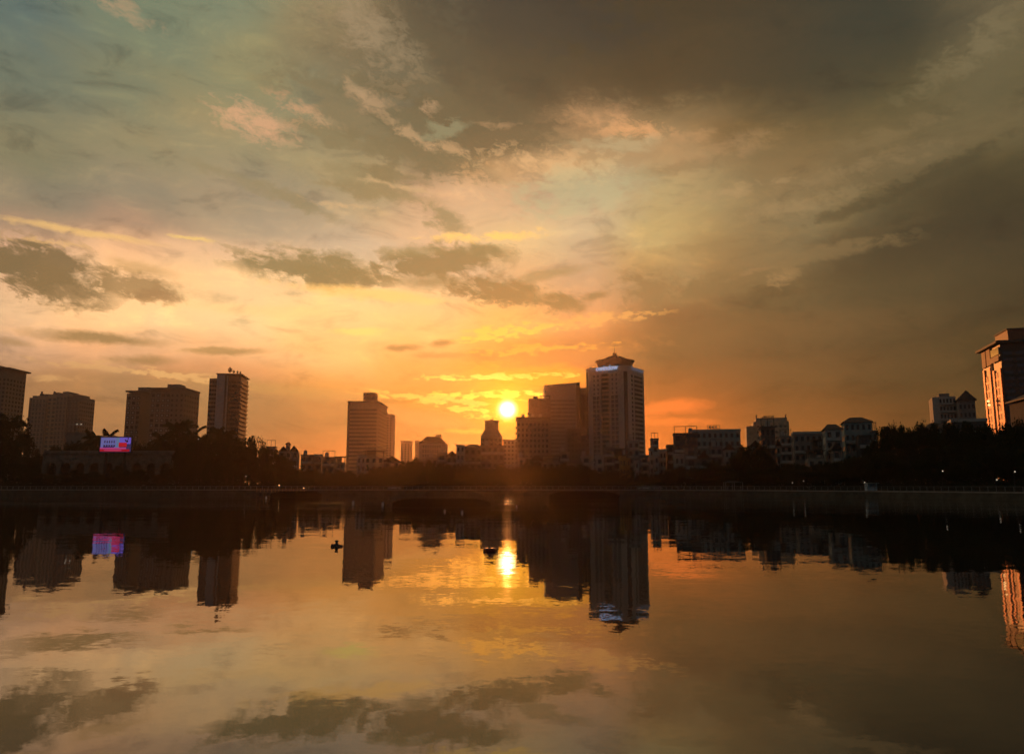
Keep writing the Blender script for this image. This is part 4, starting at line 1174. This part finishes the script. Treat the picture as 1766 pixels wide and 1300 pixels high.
def palm_mesh(seed):
    rng = random.Random(seed); mb = MB()
    for k in range(22):
        a = k * 2.399 + rng.uniform(-.2, .2); up = rng.uniform(-.4, 1.1); L = rng.uniform(.24, .34)
        pts = []
        for i in range(7):
            s = i / 6
            rr = L * s * math.cos(up * .7)
            z = .80 + L * (s * math.sin(up) - .50 * s * s * (1 - up * .35))
            pts.append(Vector((math.cos(a) * rr, math.sin(a) * rr, z)))
        side = Vector((-math.sin(a), math.cos(a), 0))
        for i in range(1, 6):
            for sg in (-1, 1):
                for j in range(2):
                    p = pts[i].lerp(pts[min(i + 1, 6)], j * .5)
                    t_ = (pts[i] - pts[i - 1]).normalized()
                    tip = p + side * sg * .10 * (1 - i / 9) + t_ * .06 - Vector((0, 0, .05))
                    mb.add([p, p + t_ * .05, tip], [(0, 1, 2)])
        mb.tube([tuple(p) for p in pts], [.006, .006, .005, .005, .004, .003, .002], 4)
    return mb.mesh('fronds', leaf_mats[1])


PALMS = [palm_mesh(5), palm_mesh(9)]
PTRUNK = MB().tube([(0, 0, 0), (.01, 0, .3), (0, .008, .6), (.004, 0, .81)], [.022, .016, .014, .016], 8).mesh('trunk', bark)


def tree(px, ytop, D, label, group, wpx=None, kind=None, base=ZG):
    p = at(px, ytop, D)
    h = p.z - base
    k = random.randrange(7) if kind is None else kind
    r = thing('palm_tree' if kind == 'palm' else 'leafy_tree', label, 'palm' if kind == 'palm' else 'tree', (p.x, D, base), random.uniform(0, 6.28), group)
    if kind == 'palm':
        ch, tr = PALMS[random.randrange(2)], PTRUNK
        sc = (h * .85, h * .85, h * 1.12)
    else:
        ch, tr = CROWNS[k], TRUNKS[random.randrange(3)]
        wm_ = (wpx or 46) / 1300.0 * D
        sx_ = wm_ / (2 * .48)
        sc = (sx_, sx_ * random.uniform(.85, 1.1), h * 1.07)
    for nm, me in (('trunk', tr), ('fronds' if kind == 'palm' else 'crown', ch)):
        o = bpy.data.objects.new(nm, me); col.objects.link(o); o.parent = r; o.scale = sc
    return r


ORD = ['first', 'second', 'third', 'fourth', 'fifth', 'sixth', 'seventh', 'eighth', 'ninth', 'tenth', 'eleventh', 'twelfth', 'thirteenth', 'fourteenth', 'fifteenth', 'sixteenth', 'seventeenth', 'eighteenth', 'nineteenth', 'twentieth', 'twenty-first', 'twenty-second', 'twenty-third', 'twenty-fourth', 'twenty-fifth', 'twenty-sixth', 'twenty-seventh', 'twenty-eighth', 'twenty-ninth', 'thirtieth']


def prof(pts, x):
    for (xa, ya), (xb, yb) in zip(pts[:-1], pts[1:]):
        if xa <= x <= xb: return ya + (yb - ya) * (x - xa) / (xb - xa)
    return pts[-1][1]


def row(pts, step, off, wpx, where, group, jit=6, lo=0):
    x = pts[0][0]; i = 0
    while x <= pts[-1][0]:
        px = x + random.uniform(-step * .25, step * .25)
        D = shore_depth(px) + off + random.uniform(-3, 3)
        tree(px, prof(pts, min(max(px, pts[0][0]), pts[-1][0])) + random.uniform(-2, jit), D, '%s tree from the left in the %s' % (ORD[min(i, 29)], where), group, wpx * random.uniform(.85, 1.25))
        x += step; i += 1


# left: one huge tree, then the tall row behind the arcade, then low trees before it
tree(8, 722, 292, 'huge dark tree at the far left edge below the apartment tower', 'tall trees on the left bank', 120, 1)
tree(-50, 715, 285, 'huge dark tree cut by the left picture edge', 'tall trees on the left bank', 110, 4)
tree(44, 748, 286, 'dark tree right beside the huge tree at the far left', 'tall trees on the left bank', 70, 0)
row([(66, 772), (100, 764), (140, 758), (170, 770), (195, 775), (232, 772), (245, 752), (290, 750), (330, 752), (365, 752)], 22, 55, 50, 'tall dark row behind the arcade', 'tall trees behind the arcade', 8)
row([(305, 775), (340, 758), (372, 754), (400, 756), (440, 758), (462, 768), (486, 784), (500, 800)], 17, 16, 48, 'dense dark clump left of the twin-gabled house', 'dense trees on the left bank', 6)
row([(8, 780), (55, 800), (75, 812), (130, 806), (165, 814), (200, 806), (240, 810), (285, 814), (305, 796), (340, 785), (380, 780), (420, 785), (470, 795), (500, 806)], 24, 11, 46, 'low row before the arcade along the left promenade', 'low trees on the left promenade', 8)
for px, yt, lab in ((160, 748, 'spiky palm left of the LED screen'), (186, 746, 'spiky palm above the top edge of the LED screen'), (311, 733, 'tallest palm, before the wider twin brown block'), (333, 740, 'palm just right of the tallest palm'), (283, 750, 'palm left of the tallest palm'), (370, 742, 'palm at the left foot of the slim glass tower'), (385, 745, 'palm before the pale glass strip of the slim tower')):
    tree(px, yt, 309 + random.uniform(-4, 8), lab, 'palms above the left bank', kind='palm')
# centre
row([(508, 806), (560, 808), (600, 812), (640, 808), (675, 800), (692, 790), (712, 784), (735, 792), (780, 800), (820, 806), (860, 802)], 19, 22, 42, 'centre row left of the sun', 'trees on the centre bank', 8)
row([(872, 800), (900, 794), (950, 800), (990, 797), (1015, 808), (1060, 822), (1110, 824), (1150, 816)], 18, 20, 42, 'centre row right of the sun', 'trees on the centre bank', 8)
row([(515, 818), (700, 815), (900, 815), (1100, 826), (1160, 818)], 34, 11, 44, 'lowest row along the centre promenade', 'low trees on the centre promenade', 6)
row([(505, 812), (600, 815), (700, 800), (800, 806), (900, 804), (1000, 806), (1160, 812)], 30, 52, 60, 'far row behind the centre houses', 'trees behind the centre houses', 6)
row([(300, 800), (360, 796), (420, 796), (505, 808)], 28, 45, 60, 'rear row of the left clump', 'rear trees on the left bank', 6)
row([(1170, 805), (1300, 800), (1400, 800), (1500, 780), (1600, 765), (1700, 758), (1800, 745)], 34, 45, 70, 'rear row of the right bank', 'rear trees on the right bank', 6)
# right
row([(1170, 800), (1205, 798), (1240, 796), (1262, 790), (1285, 766), (1308, 770), (1330, 792), (1380, 796), (1410, 800), (1445, 792), (1485, 782)], 19, 22, 46, 'right row before the low houses', 'trees on the right bank', 8)
row([(1506, 766), (1530, 736), (1556, 720), (1578, 726), (1610, 734), (1650, 732), (1690, 726), (1730, 728), (1770, 720), (1810, 712)], 18, 26, 66, 'tall dark row at the right end', 'tall trees on the right bank', 8)
row([(1165, 812), (1300, 806), (1400, 802), (1500, 790), (1600, 772), (1700, 765), (1800, 752)], 27, 11, 60, 'low row along the right promenade', 'low trees on the right promenade', 8)
# roof garden of the slim glass tower
M = Matrix.Rotation(R(8), 2)
for fx, hh, lab in ((.62, 5.0, 'taller bushy tree on the roof of the slim glass tower'), (.74, 3.0, 'low bush in the middle of the slim tower\'s roof'), (.86, 2.6, 'low bush near the right edge of the slim tower\'s roof'), (.95, 2.2, 'smallest bush at the right edge of the slim tower\'s roof')):
    v = M @ Vector((-gt_w / 2 + fx * gt_w, 2.0))
    rr = thing('roof_tree', lab, 'tree', (glass_tower.location.x + v.x, glass_tower.location.y + v.y, ZG + gt_h + 2.3), 0, 'roof garden trees')
    for nm, me in (('trunk', TRUNKS[0]), ('crown', CROWNS[0])):
        o = bpy.data.objects.new(nm, me); col.objects.link(o); o.parent = rr; o.scale = (hh * .8, hh * .8, hh)

# hedge between promenade and trees
def hedge(line, label, hm=1.0, dens=75, sw_=.35):
    rng = random.Random(len(label)); mb = MB()
    for (xa, ya), (xb, yb) in zip(line[:-1], line[1:]):
        L = math.hypot(xb - xa, yb - ya)
        for k in range(int(L * dens)):
            s = rng.random()
            p = Vector((xa + (xb - xa) * s + rng.gauss(0, sw_), ya + (yb - ya) * s + rng.gauss(0, .35), G + abs(rng.gauss(1.0, .75)) * hm))
            n = Vector((rng.gauss(0, 1), rng.gauss(0, 1), rng.gauss(0, 1))).normalized(); a = n.orthogonal().normalized(); c = n.cross(a)
            sz = rng.uniform(.2, .45) * (1 + .4 * (hm - 1))
            mb.add([p + a * sz, p + c * sz * .6, p - a * sz, p - c * sz * .6], [(0, 1, 2, 3)])
    o = mb.build('hedge', leaf_mats[2]); tag(o, label, 'hedge')


hl = offset(SHORE, 7.6)
hedge(hl[2:5], 'clipped hedge behind the left and centre promenade')
hedge(hl[4:7], 'clipped hedge behind the promenade right of the sun')
hedge(hl[6:10], 'clipped hedge behind the right promenade')
hl = offset(SHORE, 34)
hedge(hl[1:4], 'tall wild hedge behind the left bank trees', 2.6, 60, 1.2)
hedge(hl[3:7], 'tall wild hedge behind the centre trees', 2.4, 60, 1.2)
hedge(hl[6:10], 'tall wild hedge behind the right bank trees', 2.6, 60, 1.2)

# ------------------------------------------------------------------ promenade furniture
def walk(line, step):
    out = []; rest = 0.0
    for (xa, ya), (xb, yb) in zip(line[:-1], line[1:]):
        L = math.hypot(xb - xa, yb - ya); s = rest
        while s < L:
            out.append((xa + (xb - xa) * s / L, ya + (yb - ya) * s / L)); s += step
        rest = s - L
    return out


def railing(line, label, m):
    r = thing('railing', label, 'railing', (line[0][0], line[0][1], G + .12))
    ox, oy = line[0]
    pts = walk(line, 2.0)
    for x, y in pts: piece('post', m, r, (x - ox, y - oy, 0), (.12, .12, 1.05))
    for z, t_ in ((1.02, .05), (.62, .025), (.25, .025)):
        MB().tube([(x - ox, y - oy, z) for x, y in line], t_, 6).build('rail', m, r)


rl_ = offset(SHORE, .65)
railing(rl_[2:5], 'grey metal railing along the left and centre embankment', metal_pale)
railing(rl_[4:7], 'grey metal railing along the embankment right of the sun', metal_pale)
railing(rl_[6:10], 'grey metal railing along the right embankment', mat('dull_metal', (.16, .155, .15), .6))


def lamp(px, py, label, D=None, m=lamp_white):
    D = D or shore_depth(px) + 4.5
    p = at(px, py, D)
    h = max(2.2, p.z - G)
    r = thing('street_lamp', label, 'street lamp', (p.x, D, G), 0, 'street lamps on the promenade')
    MB().tube([(0, 0, 0), (0, 0, h * .5), (0, 0, h - .2)], [.09, .06, .045], 8).build('pole', metal_dark, r)
    arm = MB().tube([(0, 0, h - .25), (0, -.2, h + .02), (0, -.42, h + .06)], .03, 6).build('arm', metal_dark, r)
    MB().lathe([(.05, h - .16), (.13, h - .1), (.15, h + .04), (.05, h + .12)], 0, -.42, 10).build('lamp_head', m, arm)


for px, py, lab in ((425, 821, 'lit street lamp under the dense dark trees on the left bank'), (1385, 829, 'lit street lamp on the right bank below the flat grey block'), (1366, 838, 'low lit lamp left of the brighter one below the flat grey block'),
                    (1490, 832, 'small lit lamp left of the blue kiosk'), (1624, 812, 'dim lamp among the dark trees below the whitish block'), (1717, 827, 'lamp on the far right promenade below the orange high-rise'), (1748, 813, 'rightmost lamp beneath the dark trees'), (343, 757, 'tiny light in the palms below the brown blocks')):
    lamp(px, py, lab)

# jetty with a lit railing
JD = 252.0
pj0, pj1 = at(443, 842, JD), at(525, 842, JD)
rj = thing('jetty', 'low jetty with railing tinted sunlit orange in front of the left bank', 'jetty', ((pj0.x + pj1.x) / 2, JD, 0))
wj = pj1.x - pj0.x
MB().box(-wj / 2, wj / 2, 0, 3, .75, .95).build('deck', mat('deck_wood', (.22, .14, .08), .8), rj)
rail_sunlit = mat('sunlit_orange', (.62, .26, .10), .5)  # orange of the sunlight on the rails, put into their colour
for k in range(14):
    x = -wj / 2 + k * wj / 13
    piece('post', rail_sunlit, rj, (x, .1, .954), (.12, .12, 1.15))
    piece('pile', bark, rj, (x, .5, -.8), (.2, .2, 1.55))
for z in (1.35, 1.7, 2.06): MB().box(-wj / 2, wj / 2, .06, .14, z, z + .09).build('rail', rail_sunlit, rj)
for x, z in ((wj / 2 - .3, 2.2), (-.6, 3.1)):
    MB().tube([(x, .3, .95), (x, .3, z - .1)], .04, 6).build('lamp_post', metal_dark, rj)
    MB().lathe([(.03, z - .12), (.2, z), (.2, z + .15), (.03, z + .25)], x, .3, 10).build('lamp_head', lamp_warm, rj)

# kiosk, pergola and parked cars
KD = shore_depth(1505) + 3.5
pk = at(1505, 843, KD)
kk = thing('kiosk', 'small blue-white kiosk on the right promenade', 'kiosk', (pk.x, KD, G + .004))
blue_paint = mat('blue_white_paint', (.34, .50, .60), .5)
MB().box(-1.2, 1.2, 0, 1.8, 0, .95).build('counter', blue_paint, kk)
MB().box(-1.2, 1.2, 1.7, 1.8, .954, 1.9).box(-1.2, -1.1, 0, 1.69, .954, 1.9).box(1.1, 1.2, 0, 1.69, .954, 1.9).build('wall', blue_paint, kk)
MB().box(-1.5, 1.5, -.6, 2.0, 1.904, 2.05).build('awning', white, kk)

PD = shore_depth(1265) + 5.0
pp = at(1265, 840, PD)
pg = thing('pergola', 'low flat-roofed pergola on the promenade below the long bluish block', 'pergola', (pp.x, PD, G + .004))
MB().hip(-3.0, 3.0, -1.2, 1.6, 2.3, 2.8, .35).build('roof', roof_grey, pg)
for x in (-2.6, 0, 2.6):
    for y in (-.9, 1.3): MB().box(x - .07, x + .07, y - .07, y + .07, 0, 2.296).build('post', metal_pale, pg)


def car(px, D, m, label):
    p = at(px, 836, D)
    r = thing('parked_car', label, 'car', (p.x, D, G + .004), R(random.uniform(-6, 6)), 'cars parked behind the promenade')
    body = [(-2.1, .35), (-2.1, .75), (-1.2, .86), (1.35, .86), (2.05, .72), (2.1, .35)]
    mb = MB(); n = len(body)
    mb.add([(x, -.85, z) for x, z in body] + [(x, .85, z) for x, z in body], [tuple(range(n)), tuple(range(2 * n - 1, n - 1, -1))] + [(i, n + i, n + (i + 1) % n, (i + 1) % n) for i in range(n)])
    mb.build('body', m, r)
    cab = [(-1.6, .864), (-1.1, 1.42), (.5, 1.45), (1.2, .864)]
    mb = MB(); n = 4
    mb.add([(x, -.74, z) for x, z in cab] + [(x, .74, z) for x, z in cab], [tuple(range(n)), tuple(range(2 * n - 1, n - 1, -1))] + [(i, n + i, n + (i + 1) % n, (i + 1) % n) for i in range(n)])
    mb.build('cabin', glass, r)
    MB().box(-1.05, .48, -.72, .72, 1.452, 1.49).build('roof', m, r)
    for x in (-1.3, 1.3):
        for y in (-.86, .86):
            wv = MB()
            ring = [(x + .34 * math.cos(k * math.pi / 6), y, .34 + .34 * math.sin(k * math.pi / 6)) for k in range(12)]
            wv.add([(a, b_ - .1, c) for a, b_, c in ring] + [(a, b_ + .1, c) for a, b_, c in ring], [tuple(range(12)), tuple(range(23, 11, -1))] + [(i, 12 + i, 12 + (i + 1) % 12, (i + 1) % 12) for i in range(12)])
            wv.build('wheel', metal_dark, r)


car(1112, shore_depth(1112) + 5, white, 'white car parked below the yellow ochre house')
car(1130, shore_depth(1130) + 5, grey, 'grey car parked right of the white car')
car(680, shore_depth(680) + 5, white, 'white car parked below the right foot of the office slab')

# ------------------------------------------------------------------ on the water
def island(px0, px1, ytop, ywater, label, seed):
    dx = ray((px0 + px1) / 2, ywater)
    D = -CAM_H * dx.y / dx.z
    x0, x1 = at(px0, ywater, D).x, at(px1, ywater, D).x
    top = at((px0 + px1) / 2, ytop, D).z
    w = x1 - x0; dp = w * .30
    r = thing('floating_island', label, 'floating island', ((x0 + x1) / 2, D, 0), 0, 'floating plant islands')
    rng = random.Random(seed)
    rim = [(w / 2 * math.copysign(abs(math.cos(a)) ** .6, math.cos(a)), dp / 2 * math.copysign(abs(math.sin(a)) ** .6, math.sin(a))) for a in [2 * math.pi * k / 40 for k in range(40)]]
    MB().prism(rim, -.25, .12).build('raft', mat('raft_peat', (.02, .02, .015), .95), r)
    mb = MB()
    for k in range(5200):
        a = rng.uniform(0, 6.28); q_ = math.sqrt(rng.random()) * .99
        x = w / 2 * q_ * math.copysign(abs(math.cos(a)) ** .6, math.cos(a)); y = dp / 2 * q_ * math.copysign(abs(math.sin(a)) ** .6, math.sin(a))
        edge = 1 - (abs(x) / (w / 2)) ** 6
        hh = top * (.55 + .45 * edge) * rng.uniform(.62, 1.06)
        lx, ly = rng.gauss(0, .14) * hh, rng.gauss(0, .14) * hh
        b_ = rng.uniform(0, 6.28); ux, uy = math.cos(b_) * .07, math.sin(b_) * .07
        mb.add([(x - ux, y - uy, .1), (x + ux, y + uy, .1), (x + lx + ux * .8, y + ly + uy * .8, hh * .6), (x + lx * 1.6, y + ly * 1.6, hh), (x + lx - ux * .8, y + ly - uy * .8, hh * .6)], [(0, 1, 2, 3, 4)])
    mb.build('reeds', reed_mat, r, 'stuff')
    return r, D


island(467, 554, 847, 857.5, 'dark floating plant island below the sunlit-orange jetty', 3)
island(677, 846, 859, 874.5, 'largest dark floating plant island, left of the sun\'s reflection', 4)
island(947, 1067, 847, 861.5, 'dark floating plant island right of the sun\'s reflection', 5)
island(782, 872, 845.5, 850.5, 'thin far floating plant strip left below the sun', 6)
island(895, 992, 846, 851, 'thin far floating plant strip right below the sun', 7)


def wpt(px, py):
    d = ray(px, py)
    return Vector((0, 0, CAM_H)) + d * (-CAM_H / d.z)


# post buoy, red buoy, bottles, a drowned branch, a resting bird
p = wpt(581.5, 942)
r = thing('post_buoy', 'dark buoy with capped post floating left of the office slab\'s reflection', 'buoy', (p.x, p.y, 0))
buoy_dark = mat('buoy_dark', (.03, .035, .04), .6)
MB().add([(-.30, -.14, .0), (.30, -.10, .0), (.30, .10, .0), (-.30, .14, .0), (-.27, -.12, .13), (.26, -.08, .08), (.26, .08, .08), (-.27, .12, .13), (-.24, -.1, -.08), (.2, -.06, -.08), (.2, .06, -.08), (-.24, .1, -.08)],
         [(4, 5, 6, 7), (0, 1, 5, 4), (1, 2, 6, 5), (2, 3, 7, 6), (3, 0, 4, 7), (8, 9, 1, 0), (9, 10, 2, 1), (10, 11, 3, 2), (11, 8, 0, 3), (11, 10, 9, 8)]).build('float', buoy_dark, r)
MB().lathe([(.11, .07), (.085, .13), (.06, .2), (.06, .22)], -.03, 0, 12).build('post', buoy_dark, r)
MB().lathe([(.07, .222), (.105, .25), (.085, .29), (.03, .31)], -.03, 0, 12).build('cap', buoy_dark, r)
p = wpt(844, 950)
r = thing('red_buoy', 'dark red buoy floating left of the sun\'s reflection', 'buoy', (p.x, p.y, 0))
MB().lathe([(.16, -.1), (.27, -.02), (.30, .05), (.28, .12), (.18, .15)], 0, 0, 20).build('float', mat('buoy_red', (.22, .03, .02), .5), r)
MB().lathe([(.07, .152), (.07, .2), (.04, .24)], 0, 0, 10).build('knob', buoy_dark, r)


def bottle(px, py, s, label):
    p = wpt(px, py)
    r = thing('float_bottle', label, 'float', (p.x, p.y, 0), random.uniform(0, 3), 'white bottle floats')
    bw = mat('white_plastic', (.75, .72, .66), .4)
    MB().lathe([(s * .5, -.05), (s * .55, s * .2), (s * .5, s * .9), (s * .22, s * 1.2)], 0, 0, 12).build('bottle', bw, r)
    MB().lathe([(s * .24, s * 1.204), (s * .24, s * 1.4)], 0, 0, 10).build('cap', mat('cap_blue', (.08, .14, .35), .4), r)


bottle(609, 868, .36, 'white float left of the largest island, before the office slab')
bottle(660, 870, .32, 'white float just left of the largest plant island')
bottle(797, 884, .22, 'pale float before the right half of the largest island')
bottle(767, 882, .2, 'pale float before the middle of the largest island')
bottle(459, 859, .4, 'white float at the left end of the island below the jetty')
bottle(891, 874, .2, 'small pale float right of the sun\'s glitter')
p = wpt(919, 904)
r = thing('bent_branch', 'thin bent branch sticking out of the water right of the glitter', 'branch', (p.x, p.y, 0))
bk = mat('dry_wood', (.30, .22, .12), .8)
MB().tube([(-.22, 0, -.1), (-.1, 0, .12), (.03, 0, .34)], [.03, .025, .02], 6).build('stem', bk, r)
MB().tube([(.03, 0, .34), (.14, 0, .24), (.26, 0, .14)], [.02, .016, .01], 6).build('twig', bk, r)
for px, py, lab in ((892, 895, 'dark waterbird right of the sun\'s glitter'), (564, 861, 'small dark waterbird right of the island below the jetty'), (669, 871, 'dark waterbird by the left end of the largest island')):
    p = wpt(px, py)
    r = thing('waterbird', lab, 'bird', (p.x, p.y, 0), R(random.choice((0, 180))), 'waterbirds')
    prof_ = [(-.30, .10, .02), (-.2, .07, .09), (-.02, .06, .13), (.14, .08, .11), (.2, .16, .06), (.22, .25, .045), (.27, .29, .05), (.33, .28, .02), (.37, .27, .008)]
    MB().tube([(x, 0, z) for x, z, rr in prof_], [rr for x, z, rr in prof_], 8).build('body', buoy_dark, r)

# ------------------------------------------------------------------ haze
hm = bpy.data.materials.new('haze_air'); hm.use_nodes = True
t = hm.node_tree; t.nodes.clear()
pv = t.nodes.new('ShaderNodeVolumePrincipled')
pv.inputs['Color'].default_value = (0.95, 0.74, 0.58, 1)
pv.inputs['Density'].default_value = 0.0001
pv.inputs['Anisotropy'].default_value = 0.8
ot = t.nodes.new('ShaderNodeOutputMaterial')
t.links.new(pv.outputs[0], ot.inputs['Volume'])
hz = MB().box(-3200, 3200, -400, 3200, -2.2, 145).build('haze', hm)
hz['kind'] = 'stuff'; hz['label'] = 'thin warm evening haze over the whole lake'; hz['category'] = 'haze'
